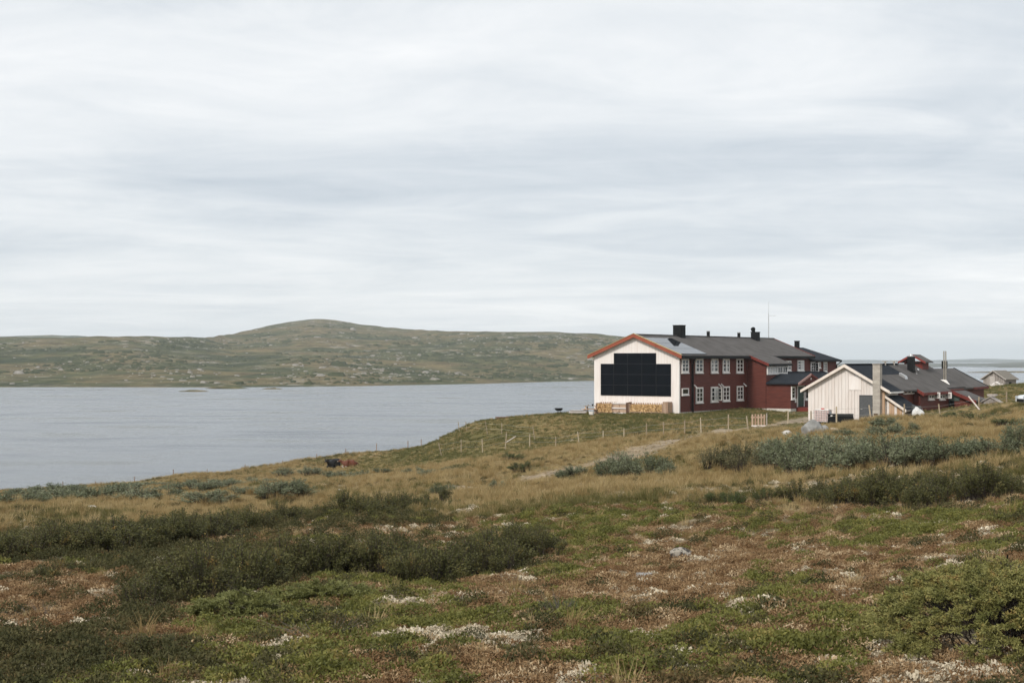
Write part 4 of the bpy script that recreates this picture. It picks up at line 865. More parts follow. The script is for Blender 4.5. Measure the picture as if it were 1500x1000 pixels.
def black_box():
    p = ground_d(1213.5, 103.5); p.z = max(p.z, EYE - 4.70); t = thing('storage_box', 'long low black storage box with sloping ends in front of the pale gable', 'storage box', (p.x, p.y, p.z), -R(5))
    q = MB(); q.hexa([(0, 0, -.15), (1.9, 0, -.15), (1.9, .75, -.15), (0, .75, -.15), (.04, .06, .62), (1.78, .06, .62), (1.78, .7, .62), (.04, .7, .62)]); q.build('body', M_BLACK, t)
    q = MB(); q.box(.0, 1.82, .02, .74, .622, .67); q.build('lid', mat('black_rubber_lid', (.014, .016, .019), (.02, .022, .026), rough=.6), t)
    q = MB(); q.hexa([(.16, .036, .50), (.30, .036, .50), (.30, .05, .50), (.16, .05, .50), (.16, .04, .58), (.30, .04, .58), (.30, .06, .58), (.16, .06, .58)]); q.build('sticker', M_WHITE, t)
    for x in (.5, .95, 1.4):
        q = MB(); q.hexa([(x, -.02, -.12), (x + .06, -.02, -.12), (x + .06, .02, -.12), (x, .02, -.12), (x, .035, .6), (x + .06, .035, .6), (x + .06, .07, .6), (x, .07, .6)]); q.build('rib', M_BLACK, t)
black_box()
def boulder(px, py, w, h, label, m, seed, flat=1.0, yaw=0, sink=.15):
    p = ground_at(px, py); bm = bmesh.new(); bmesh.ops.create_icosphere(bm, subdivisions=4, radius=1)
    rr = random.Random(seed); cuts = [(Vector((rr.uniform(-1, 1), rr.uniform(-1, 1), rr.uniform(-.2, 1))).normalized(), rr.uniform(.55, .85)) for _ in range(9)]
    for v in bm.verts:
        for n, dd in cuts:
            k = v.co.dot(n)
            if k > dd: v.co -= n * (k - dd) * .92
        f = 1 + .12 * (float(fbm(v.co.x * 2.3 + seed, v.co.y * 2.3 + v.co.z * 1.7, seed, 4)) - .5)
        v.co = Vector((v.co.x * w / 2 * f, v.co.y * w * .38 * f, v.co.z * h * .62 * f + h * .5 - sink))
    me = bpy.data.meshes.new('boulder'); bm.to_mesh(me); bm.free(); me.materials.append(m)
    me.polygons.foreach_set('use_smooth', [True] * len(me.polygons))
    o = obj('boulder', me); o.location = p; o.rotation_euler = (0, 0, yaw); return tag(o, label, 'rock')
M_STONE = mat('pale_lichened_granite', (.19, .19, .18), (.36, .355, .34), rough=.9, scale=2.2, bump=.6, c3=(.16, .15, .12), detail=8)
M_STONEW = mat('white_weathered_stone', (.45, .43, .40), (.62, .60, .56), rough=.9, scale=4, bump=.5, c3=(.3, .28, .24), detail=8)
boulder(1189, 636, 1.35, .78, 'large pale grey boulder in front of the caged water tank', M_STONE, 7, yaw=.3)
boulder(1203, 632, .8, .5, 'smaller speckled boulder leaning against the large pale boulder', M_STONE, 12)
boulder(1152.5, 635.5, .75, .34, 'low whitish stone beside the footpath near the gate', M_STONEW, 17)
boulder(1157, 637.5, .4, .2, 'small flat stone next to the low whitish stone', M_STONEW, 19)
boulder(1223, 632, .75, .35, 'yellow-lichened low rock by the fence before the storage box', mat('ochre_lichened_rock', (.30, .24, .17), (.42, .36, .28), rough=.9, scale=3, bump=.5), 23)
boulder(136, 745.5, .55, .28, 'small white stone in dry grass below the shore willows', M_STONEW, 29)
boulder(391, 749.5, .18, .1, 'tiny white stone just above the dark birch band', M_STONEW, 31)
boulder(496, 719, 1.2, .22, 'flat white rock slab in dry grass behind the dark birch band', M_STONEW, 37)
boulder(505, 684.5, 1.0, .3, 'pale shore rock beside the resting cattle', M_STONEW, 39)
boulder(1000, 817, .32, .14, 'lichen-spotted dark stone half sunk in brown heath', mat('dark_spotted_stone', (.055, .05, .045), (.34, .31, .26), rough=.9, scale=18, lo=.45, hi=.55, bump=.5), 41, sink=.04)
boulder(942, 848, .22, .08, 'small grey stone in brown heath below the spotted stone', M_STONE, 43, sink=.05)
def sack():
    p = ground_d(1345, 106); p.z = max(p.z, EYE - 4.35)
    bm = bmesh.new(); bmesh.ops.create_icosphere(bm, subdivisions=4, radius=1)
    for v in bm.verts:
        f = 1 + .5 * (float(fbm(v.co.x * 2.1 + 3, v.co.y * 2 + v.co.z * 2.4, 77, 4)) - .5); v.co = Vector((v.co.x * .48 * f, v.co.y * .35 * f, max(v.co.z, -.35) * .42 * f + .12 + .22 * max(0, 1 - abs(v.co.x + .3) * 2)))
    me = bpy.data.meshes.new('building_sack'); bm.to_mesh(me); bm.free(); me.materials.append(mat('white_woven_plastic', (.55, .55, .54), (.75, .75, .74), rough=.6, scale=5, bump=.4)); me.polygons.foreach_set('use_smooth', [True] * len(me.polygons))
    o = obj('building_sack', me); o.location = p; tag(o, 'crumpled white building sack beside the lean-to', 'sack')
    q = MB(); q.hexa([(-.3, 0, -.1), (.55, 0, -.1), (.6, .5, -.1), (-.3, .5, -.1), (-.3, .1, .75), (.35, .15, .7), (.4, .4, .65), (-.3, .5, .8)]); o = q.build('tarpaulin_pile', mat('dark_grey_tarpaulin', (.05, .055, .06), (.10, .105, .11), rough=.6, scale=3, bump=.5)); p = ground_d(1343, 108.2); p.z = max(p.z, EYE - 4.4); o.location = p; tag(o, 'dark grey tarpaulin-covered pile behind the white sack', 'tarpaulin')
sack()

# ------------------------------------------------------------------ car at the right edge
def car():
    p = ground_d(1497, 104); t = thing('parked_car', 'silver white estate car parked on the rise behind dry grass', 'car', (p.x + 2.0, p.y, p.z - .15), R(6))
    mp = mat('silver_white_paint', (.62, .65, .67), (.66, .69, .71), rough=.25, spec=.6); L_, Wd = 4.4, 1.76
    prof = [(-2.2, .35), (-2.18, .62), (-1.95, .80), (-1.15, .92), (-.55, 1.36), (.2, 1.46), (1.3, 1.42), (1.95, 1.05), (2.16, .95), (2.2, .40), (1.9, .24), (-1.95, .24)]
    def shell(pts, y0, y1, inset=0): q = MB(); q.prism(pts, 1, y0, y1); return q
    body = [(-2.2, .35), (-2.18, .62), (-1.95, .80), (-1.15, .92), (2.1, .98), (2.2, .90), (2.2, .40), (1.9, .24), (-1.95, .24)]
    o = obj('body', shell(body, -Wd / 2, Wd / 2).mesh('body', mp), t); bv = o.modifiers.new('round', 'BEVEL'); bv.width = .07; bv.segments = 3
    cab = [(-1.15, .90), (-.50, 1.36), (.2, 1.46), (1.3, 1.42), (1.98, .96)]
    q = MB(); k = len(cab); q.add([(x, -.82 + .16 * (z - .9) / .5, z) for x, z in cab] + [(x, .82 - .16 * (z - .9) / .5, z) for x, z in cab], [tuple(range(k)), tuple(range(2 * k - 1, k - 1, -1))] + [(i, i + k, (i + 1) % k + k, (i + 1) % k) for i in range(k)]); q.build('cabin', mp, t)
    for s in (-1, 1):
        q = MB(); y = s * .80; yt = s * .70; q.add([(-.95, y, .96), (-.45, yt, 1.31), (.3, yt, 1.37), (.3, y, .96)], [(0, 1, 2, 3)]); q.add([(.38, y, .96), (.38, yt, 1.37), (1.25, yt, 1.33), (1.6, y, .98)], [(0, 1, 2, 3)])
        for i in range(len(q.v)): q.v[i] = (q.v[i][0], q.v[i][1] + s * .035, q.v[i][2])
        q.build('side_window', M_GLASS, t)
    q = MB(); q.add([(-1.12, -.72, .95), (-1.12, .72, .95), (-.56, .62, 1.34), (-.56, -.62, 1.34)], [(0, 1, 2, 3)]); q.v = [(a - .03, b, c + .015) for a, b, c in q.v]; q.build('windscreen', M_GLASS, t)
    for x in (-1.4, 1.35):
        for s in (-1, 1):
            q = MB(); q.tube([(x, s * .72, .31), (x, s * .90, .31)], .31, 18); w = q.build('wheel', mat('tyre_rubber', (.012, .012, .013), rough=.8), t); q = MB(); q.tube([(x, s * .895, .31), (x, s * .915, .31)], .19, 14); q.build('rim', M_STEEL, w)
    for s in (-1, 1):
        q = MB(); q.box(-2.21, -2.02, s * .62 - .18, s * .62 + .18, .60, .76); q.build('headlight', mat('headlamp_glass', (.5, .55, .6), rough=.1), t)
        q = MB(); q.box(-.95, -.80, s * .98 - .1, s * .98 + .1, .95, 1.07); q.build('wing_mirror', M_BLACK, t)
    q = MB(); q.box(-2.23, -2.19, -.55, .55, .34, .56); q.build('grille', M_BLACK, t)
car()

# ------------------------------------------------------------------ fences: posts with thin wires
M_POST = mat('pale_fence_post', (.30, .24, .165), (.46, .385, .28), rough=.85, scale=4, stretch=(2, 2, .5), rand=.5)
M_POSTR = mat('reddish_grey_post', (.22, .15, .12), (.32, .24, .2), rough=.85, scale=4, rand=.4)
M_WIRE = mat('thin_fence_wire', (.36, .36, .33), rough=.5, metal=.5); M_ROPE = mat('pale_polyester_rope', (.5, .48, .36), rough=.7)
def fence(label, posts, wires=(.45, .85), rad=.045, m=None, wm=None, wr=.006, skip=()):
    """posts: (px, py_base, height_px, lean_px[, distance])"""
    m = m or M_POST; base = []
    for q in posts: base.append(ground_d(q[0], q[4]) if len(q) > 4 and q[4] else ground_at(q[0], q[1]))
    t = thing('fence', label, 'fence', base[0]); b0 = Vector(base[0]); tops = []
    for k, (q, b) in enumerate(zip(posts, base)):
        s = b.y / FPX; h = q[2] * s; top = b + Vector((q[3] * s, 0, h)); tops.append((b, top))
        mb = MB(); lo = b - b0 - (top - b) * (.25 / max(h, .4)); mb.tube([lo, b - b0, top - b0], [rad * 1.05, rad, rad * .9], 7); mb.build('post', m, t)
    for f in wires:
        for k in range(len(tops) - 1):
            if k in skip: continue
            a = tops[k][0].lerp(tops[k][1], f) - b0; c = tops[k+1][0].lerp(tops[k+1][1], f) - b0; mid = (a + c) / 2 - Vector((0, 0, .03)); off = Vector((0, -rad, 0))
            mb = MB(); mb.tube([a + off, mid + off, c + off], wr, 4); mb.build('wire', wm or M_WIRE, t)
    return t
fence('pale stake fence crossing the grass between the footpath and the lodge', [(1096.5, 633, 24, -3), (1067, 634, 27, 0), (1027, 635, 22, -1), (1003, 636, 20, 0), (972, 638, 20, 0), (947, 639, 18, 0), (914, 641, 13, 0), (883.5, 643, 12, 0), (848, 648, 16, -2), (814, 653.5, 14, 0), (776, 656, 20, 0), (740, 660, 26, 2), (707, 663, 20, -1), (675.5, 663, 19, 0), (647, 668, 20, -5)], rad=.042)
fence('roped enclosure of thin stakes on the bluff slope', [(783.5, 656, 22, -3, 117), (735, 637, 17, 0, 126), (714, 639, 20, -3, 127), (684, 634, 14, -2, 136), (673, 633, 15, -2, 139)], rad=.035, m=M_POST, wm=M_ROPE, wr=.007)
fence('reddish grey stake fence along the lake shore by the cattle', [(92, 726, 12, 0, 158), (140, 719, 12, 0, 160), (197, 711, 12, 0, 163), (254, 709, 13, 0, 165), (303.5, 704, 12, 0, 167), (359, 700, 12, 0, 168), (414, 694, 13, 0, 168), (464, 689, 14, 0, 165), (506.5, 686, 13, 0, 160), (551.5, 679, 14, 0, 156), (597.5, 672, 12, 0, 152), (617, 668, 10, 0, 150)], rad=.05, m=M_POSTR, wires=(.8,))
fence('sparse stake fence passing before the pale gable and the red annex', [(1111, 632, 0.1, 0, 95.5), (1154.5, 628, 23, 0, 97), (1188, 626, 21, 0, 97), (1225.3, 632, 24, 0, 93), (1276, 622, 25, -3, 96), (1324.7, 618, 28, 0, 95), (1377.5, 609, 22, -2.5, 96), (1434, 596, 20, 0, 101), (1474.5, 594, 16, 0, 108), (1492, 588, 12, 0, 116)], rad=.055, skip=(0,))
p = ground_d(1440, 99); q = MB(); q.tube([(-.15, 0, -.1), (-.95, .2, .95)], .05, 7); o = q.build('leaning_pole', M_PALE); o.location = p; tag(o, 'pale pole leaning against a stake by the annex end', 'pole')
p = ground_d(754, 116); q = MB(); q.tube([(-.6, 0, .35), (.2, .1, .85)], .03, 6); o = q.build('brace_rail', M_PALE); o.location = ground_d(752, 116.4); tag(o, 'thin pale rail slanting up between two stakes below the bluff', 'rail')
p = ground_d(783, 116.5)
def pallet_gate():
    p = ground_d(1101, 94.5); t = thing('pallet_gate', 'pale wooden pallet set upright as a gate across the path', 'gate', (p.x, p.y, p.z), R(3)); w, h = 20 * p.y / FPX, .93
    for i in range(5):
        q = MB(); x = i * (w - .11) / 4; q.box(x, x + .11, 0, .025, -.03, h + (.03 if i % 2 else 0)); q.build('slat', M_SLAT, t)
    for z in (.12, .70):
        q = MB(); q.box(-.02, w + .02, -.03, -.002, z, z + .09) if z < .5 else q.box(-.02, w + .02, .027, .11, z - .02, z + .09); q.build('rail', M_PALE if z < .5 else M_SLAT, t)
    q = MB(); q.tube([(w + .12, .05, -.2), (w + .12, .05, 1.0)], .035, 7); q.build('gatepost', M_GREYW, t)
pallet_gate()

# ------------------------------------------------------------------ resting cattle by the shore
def cow(px, py, d, yaw, m, m2, label, s=.85):
    p = ground_at(px, py); t = thing('cow', label, 'cow', (p.x, p.y, p.z - .10), yaw); t.scale = (s, s, s)
    V = [(0, 0, .52), (.45, 0, .56), (.78, 0, .55), (-.45, 0, .56), (-.85, 0, .56), (-1.1, 0, .62), (-1.32, .05, .86), (-1.52, .08, .93), (-1.78, .10, .82),
         (-.80, .30, .30), (-1.05, .38, .14), (-.72, .42, .08), (-.80, -.30, .30), (-1.1, -.36, .14), (-.78, -.42, .08),
         (.62, .34, .34), (.22, .46, .18), (.62, .52, .08), (.62, -.34, .34), (.2, -.44, .18), (.6, -.5, .08), (.95, 0, .62), (1.06, 0, .4), (1.0, .1, .12)]
    E = [(0, 1), (1, 2), (0, 3), (3, 4), (4, 5), (5, 6), (6, 7), (7, 8), (4, 9), (9, 10), (10, 11), (4, 12), (12, 13), (13, 14), (2, 15), (15, 16), (16, 17), (2, 18), (18, 19), (19, 20), (2, 21), (21, 22), (22, 23)]
    Rr = [.46, .44, .34, .45, .38, .26, .20, .18, .11, .15, .09, .06, .15, .09, .06, .22, .12, .07, .22, .12, .07, .06, .035, .04]
    me = bpy.data.meshes.new('body'); me.from_pydata(V, E, []); o = obj('body', me, t); me.materials.append(m)
    sk = o.modifiers.new('skin', 'SKIN'); 
    if not me.skin_vertices: me.attributes.new('skin_vertex', 'FLOAT', 'POINT')
    for i, sv_ in enumerate(me.skin_vertices[0].data): sv_.radius = (Rr[i], Rr[i] * (1.08 if i < 5 else 1)); sv_.use_root = (i == 0)
    sk.use_smooth_shade = True; su_ = o.modifiers.new('smooth', 'SUBSURF'); su_.levels = 2; su_.render_levels = 2
    for s_ in (-1, 1):
        q = MB(); q.tube([(-1.45, .07 + s_ * .12, 1.0), (-1.42, .07 + s_ * .28, 1.03), (-1.42, .07 + s_ * .34, .98)], [.05, .07, .02], 6); q.build('ear', m, t)
        q = MB(); q.tube([(-1.5, .07 + s_ * .09, 1.06), (-1.5, .07 + s_ * .2, 1.16), (-1.52, .07 + s_ * .2, 1.27)], [.035, .025, .01], 6); q.build('horn', m2, t)
    q = MB(); q.tube([(-1.80, .10, .82), (-1.88, .105, .79)], [.10, .07], 8); q.build('muzzle', m2, t)
def build_cattle():
    mk = lambda n, c: bpy.data.objects
    cow(490, 686, 174, R(62), mat('black_cowhide', (.008, .008, .009), (.014, .014, .015), rough=.6), mat('dark_horn', (.06, .05, .045)), 'black cow resting on the shore slope')
    cow(514, 684, 176, R(8), mat('red_brown_cowhide', (.10, .028, .014), (.15, .05, .024), rough=.65), mat('pale_horn', (.4, .33, .26)), 'red-brown cow lying beside the black cow on the shore slope', .72)
# ------------------------------------------------------------------ plants: leaf-by-leaf prototypes
def leaf_quads(P, D, ln, wd, rg, fold=.0):
    n = len(P); D = D / (np.linalg.norm(D, axis=1, keepdims=True) + 1e-9)
    S = np.cross(D, rg.normal(size=(n, 3))); S /= np.linalg.norm(S, axis=1, keepdims=True) + 1e-9
    l = np.asarray(ln).reshape(-1, 1) * np.ones((n, 1)); w = np.asarray(wd).reshape(-1, 1) * np.ones((n, 1))
    V = np.stack([P, P + D * l * .5 + S * w * .5, P + D * l, P + D * l * .5 - S * w * .5], 1).reshape(-1, 3)
    return V, np.arange(4 * n).reshape(-1, 4)
def shoots(n, w, h, rg, dens=26, spread=.9, up=.8, dome=.55, jit=.06):
    """branch curves fanning out of the ground; returns stem segments and leaf positions with directions"""
    segs, LP, LD = [], [], []; nc = max(9, n // 9); ca = rg.uniform(0, 2 * np.pi, nc); cr_ = np.sqrt(rg.uniform(0, 1, nc)); ch = rg.uniform(.66, 1.12, nc)
    for i in range(n):
        j = i % nc; cx = cr_[j] * np.cos(ca[j]) + rg.normal(0, .10); cy = cr_[j] * np.sin(ca[j]) + rg.normal(0, .10); a = np.arctan2(cy, cx); r = min(np.hypot(cx, cy), 1.15); base = np.array([np.cos(a), np.sin(a), 0]) * r * w * .30
        tip = np.array([np.cos(a), np.sin(a), 0]) * r * w * .5 * spread + rg.normal(0, jit * w, 3) * [1, 1, 0]
        hz = h * (1 - dome * r * r) * ch[j] * rg.uniform(.8, 1.06); tip[2] = hz
        t = np.linspace(0, 1, 7)[:, None]; c = base + (tip - base) * np.c_[t**1.25, t**1.25, t**up] + rg.normal(0, .012, (7, 3)) * t * w
        segs.append(c); k = int(dens * rg.uniform(.7, 1.2)); s = rg.uniform(.22, 1.0, k)**.8; f = s * 6; i0 = np.minimum(f.astype(int), 5); fr = (f - i0)[:, None]
        p = c[i0] * (1 - fr) + c[i0 + 1] * fr; d = c[i0 + 1] - c[i0]; d /= np.linalg.norm(d, axis=1, keepdims=True) + 1e-9
        off = rg.normal(0, 1, (k, 3)); off /= np.linalg.norm(off, axis=1, keepdims=True)
        LP.append(p + off * w * .028 * rg.uniform(0, 1, (k, 1))); LD.append(d * .55 + off + [0, 0, .25])
    return segs, np.concatenate(LP), np.concatenate(LD)
def stem_mesh(name, segs, r0, m):
    V, F = [], []
    for c in segs:
        o = len(V)
        for k, p in enumerate(c[::2]):
            r = r0 * (1 - .23 * k)
            for j in range(3): V.append(p + r * np.array([np.cos(2.1 * j), np.sin(2.1 * j), 0]))
        for k in range(len(c[::2]) - 1):
            for j in range(3): F.append((o + k * 3 + j, o + k * 3 + (j + 1) % 3, o + k * 3 + 3 + (j + 1) % 3, o + k * 3 + 3 + j))
    return npmesh(name, np.array(V), np.array(F), m)
M_BIRCH = mat('dwarf_birch_leaves', (.068, .072, .024), (.14, .135, .048), rough=.6, scale=5, coord='World', c3=(.27, .17, .05), lo=.36, hi=.62, trans=.25, rand=.15, spec=.25)
M_BIRCHG = mat('green_shrub_leaves', (.058, .080, .025), (.11, .135, .045), rough=.6, scale=5, coord='World', c3=(.14, .12, .05), trans=.25, rand=.15, spec=.25)
M_WILLOW = mat('silvery_willow_leaves', (.11, .13, .068), (.21, .23, .138), rough=.6, scale=6, coord='World', c3=(.30, .31, .21), lo=.33, hi=.6, trans=.3, rand=.25, spec=.3)
M_WILLOWB = mat('brownish_willow_leaves', (.11, .11, .05), (.19, .175, .09), rough=.6, scale=6, coord='World', c3=(.18, .12, .07), trans=.3, rand=.2, spec=.3)
M_TWIG = mat('dark_twigs', (.045, .035, .028), (.08, .065, .05), rough=.9, scale=8)
PROTO = {}
def shrub_protos(kind, n, **k):
    PROTO[kind] = []
    for s in range(n):
        rg = np.random.default_rng(100 + s * 7 + len(kind)); segs, P, D = shoots(k['ns'], 1.0, k['h'], rg, k['dens'], k.get('spread', .95), k.get('up', .8), k.get('dome', .5), k.get('jit', .06))
        V, F = leaf_quads(P, D, rg.uniform(.7, 1.25, len(P)) * k['leaf'], rg.uniform(.7, 1.2, len(P)) * k['leaf'] * k['asp'], rg)
        PROTO[kind].append((npmesh('foliage', V, F, k['m']), stem_mesh('stems', segs, k.get('r', .006), M_TWIG)))
shrub_protos('birch', 4, ns=120, dens=28, h=.75, leaf=.029, asp=.75, m=M_BIRCH, up=.72, dome=.45)
shrub_protos('green', 2, ns=100, dens=26, h=.8, leaf=.036, asp=.6, m=M_BIRCHG, up=.7)
shrub_protos('willow', 3, ns=95, dens=26, h=.7, leaf=.050, asp=.42, m=M_WILLOW, dome=.5, jit=.07)
shrub_protos('browny', 2, ns=95, dens=26, h=.7, leaf=.040, asp=.42, m=M_WILLOWB, dome=.5, jit=.07)
_sc = [0]
def shrub(kind, pos, w, h, label, group=None, depth=None):
    _sc[0] += 1; fm_, sm_ = PROTO[kind][_sc[0] % len(PROTO[kind])]
    nm = {'birch': 'dwarf_birch', 'green': 'leafy_shrub', 'willow': 'willow_shrub', 'browny': 'willow_shrub'}[kind]
    t = thing(nm, label, 'shrub', pos, random.uniform(0, 6.28), group)
    hz = {'birch': .75, 'green': .8, 'willow': .7, 'browny': .7}[kind]; k = random.uniform(.9, 1.12)
    t.scale = (w * k, w / k, h / hz); obj('foliage', fm_, t); obj('stems', sm_, t); return t
def thicket(kind, line, n, rows, w, h, label, group, drow=.45, jit=.15):
    pts = [ground_at(*p) for p in line]; cum = [0]
    for a, b in zip(pts[:-1], pts[1:]): cum.append(cum[-1] + (b - a).length)
    for r in range(rows):
        for i in range(n):
            s = cum[-1] * (i + .5 * (r % 2) + random.uniform(-.25, .25) + .3) / n; s = min(max(s, 0), cum[-1]); k = max(j for j in range(len(cum)) if cum[j] <= s); k = min(k, len(pts) - 2)
            f = (s - cum[k]) / max(cum[k + 1] - cum[k], 1e-6); p = pts[k].lerp(pts[k + 1], f); x = p.x + random.uniform(-jit, jit); y = p.y + w * .35 + r * drow + random.uniform(-jit, jit)
            ww = w * random.uniform(.85, 1.25); lb = label if rows < 3 else label + (', along its front edge' if r == 0 else (', along its lakeward edge' if r == rows - 1 else ', in its middle'))
            shrub(kind, (x, y, gz(x, y) - .04), ww, h * random.uniform(.72, 1.12) * (1 - .08 * (i in (0, n - 1))), lb, group)
thicket('birch', [(185, 897), (270, 892), (360, 864), (450, 852), (540, 847), (620, 862), (690, 850), (755, 830), (795, 814)], 13, 3, .74, .54, 'dark dwarf birch in the dense thicket behind the sprawling juniper', 'thicket behind the sprawling juniper', .45)
thicket('birch', [(-40, 820), (60, 817), (150, 811), (240, 802), (340, 790)], 11, 4, .95, .50, 'dark dwarf birch in the broad band rising lakeward', 'broad birch band', .9)
thicket('birch', [(330, 782), (420, 770), (500, 764), (570, 755), (640, 743)], 10, 2, .95, .52, 'dark dwarf birch in the narrow band before the white rock slab', 'narrow birch band', .8)
thicket('birch', [(-20, 858), (60, 850), (150, 838), (230, 826)], 8, 1, .5, .22, 'knee-low dwarf birch in the strip below the broad birch band', 'low birch strip')
thicket('birch', [(1200, 742), (1260, 746), (1320, 749), (1390, 743), (1450, 736), (1520, 724)], 9, 4, .82, .58, 'olive dwarf birch in the thicket beside the white lichen patch', 'thicket beside the lichen patch', .75)
thicket('green', [(1050, 739), (1090, 740), (1130, 734)], 4, 1, .5, .42, 'dark green upright shrub at the edge of the straw grass', 'upright shrubs in straw grass')
thicket('green', [(664, 741), (690, 740), (714, 736)], 3, 1, .5, .28, 'dark green tuft shrub at the tip of the narrow birch band', 'tuft shrubs at the band tip')
thicket('birch', [(-10, 985), (90, 975), (190, 962), (270, 985)], 7, 2, .42, .18, 'very low dark birch sprig bush on dark heath', 'low birch sprigs', .3)
thicket('green', [(800, 905), (835, 900)], 2, 1, .4, .2, 'small grey-green sprig shrub on brown heath', 'small sprig shrubs')
def willow_set(kind, lst, label, group):
    for px, py, wp, hp in lst:
        p = ground_at(px, py); s = p.y / FPX; w = wp * s; y = p.y + w * .3; p2 = Vector((p.x, y, gz(p.x, y) - .05))
        shrub(kind, p2, w * 1.15, max(hp * s, .32), label, group)
willow_set('willow', [(890, 705, 52, 34), (922, 702, 60, 40), (955, 699, 56, 38), (980, 694, 34, 26), (905, 700, 46, 38)], 'pale silvery willow in the lone clump below the footpath', 'lone silvery willow clump')
willow_set('browny', [(1060, 692, 66, 42), (1098, 690, 62, 44), (1080, 686, 60, 46), (1045, 686, 50, 36)], 'brown-tinged willow bush at the gate end of the willow belt', 'brown-tinged willows')
willow_set('willow', [(1140, 688, 84, 52), (1185, 697, 88, 60), (1232, 692, 88, 58), (1280, 684, 84, 48), (1325, 688, 90, 52), (1372, 684, 76, 44), (1120, 682, 70, 44), (1345, 682, 84, 46)], 'grey-green willow along the straw-grass side of the belt before the annex', 'willow belt')
willow_set('willow', [(1165, 680, 80, 50), (1212, 676, 80, 48), (1300, 674, 80, 38), (1352, 672, 80, 36), (1415, 676, 84, 32), (1468, 672, 90, 34), (1497, 664, 52, 56), (1258, 678, 84, 48), (1395, 674, 80, 38), (1440, 668, 84, 34), (1190, 668, 84, 40)], 'grey-green willow along the annex side of the belt before the annex', 'willow belt')
willow_set('willow', [(395, 731, 70, 26), (432, 729, 66, 26), (410, 724, 60, 22)], 'grey willow bush in the rounded clump above the narrow birch band', 'rounded willow clump')
willow_set('willow', [(20, 738, 80, 24), (80, 737, 80, 26), (135, 733, 70, 24), (195, 733, 80, 24), (40, 726, 80, 18), (110, 724, 70, 18), (235, 733, 66, 20), (305, 742, 80, 20), (325, 741, 50, 18), (250, 718, 60, 14), (330, 716, 70, 16), (180, 720, 60, 14), (295, 712, 60, 12), (370, 708, 60, 14), (60, 731, 80, 22), (160, 727, 80, 22), (75, 720, 80, 14), (215, 713, 80, 12), (285, 722, 70, 14), (345, 726, 60, 16), (340, 710, 70, 12)], 'low grey-green willow in the scattered scrub along the shore fence', 'shore scrub')
willow_set('willow', [(413, 698, 34, 14), (450, 699, 40, 14), (475, 700, 40, 13), (505, 701, 44, 13), (530, 698, 40, 12), (560, 694, 34, 10), (605, 694, 34, 11), (630, 696, 40, 11), (660, 690, 28, 10)], 'small grey willow tuft in dry grass near the cattle', 'small willow tufts')
willow_set('green', [(680, 688, 40, 13), (768, 691, 48, 17), (750, 676, 38, 12), (790, 676, 22, 9)], 'compact dark green bush in dry grass below the stake fence', 'compact bushes')
willow_set('willow', [(640, 729, 34, 22), (664, 723, 34, 20), (730, 716, 30, 16), (830, 704, 46, 20), (850, 698, 46, 20)], 'thin grey willow sprig beside the worn footpath', 'path-side willow sprigs')
willow_set('willow', [(1262, 652, 60, 16), (1312, 640, 74, 24), (1290, 628, 56, 18), (1330, 634, 50, 18), (1240, 640, 44, 14)], 'low willow bush before the block chimney', 'willows before the block chimney')
willow_set('green', [(1385, 611, 50, 9), (1415, 613, 56, 12), (1440, 616, 60, 16), (1462, 612, 40, 10), (1475, 626, 50, 14)], 'low dark green bush on the rise before the red annex', 'bushes on the rise')

# bare dead twigs lying over the heath
M_DEAD = mat('grey_dead_twigs', (.10, .085, .07), (.18, .16, .14), rough=.9, scale=9)
def dead_twigs(px, py, w, h, label, seed):
    rg = np.random.default_rng(seed); segs, P, D = shoots(46, w, h, rg, 4, 1.5, 1.0, .6, .12); p = ground_at(px, py)
    o = obj('dead_branches', stem_mesh('dead_branches', segs, .0035, M_DEAD)); o.location = (p.x, p.y, p.z); tag(o, label, 'twigs')
dead_twigs(475, 935, .8, .16, 'bare grey twigs sprawled over green heath below the flat juniper', 61)
dead_twigs(60, 905, .7, .14, 'bare grey twigs among the low birch strip', 62)
dead_twigs(822, 905, .35, .2, 'small bare twig tuft between green mats on brown heath', 63)
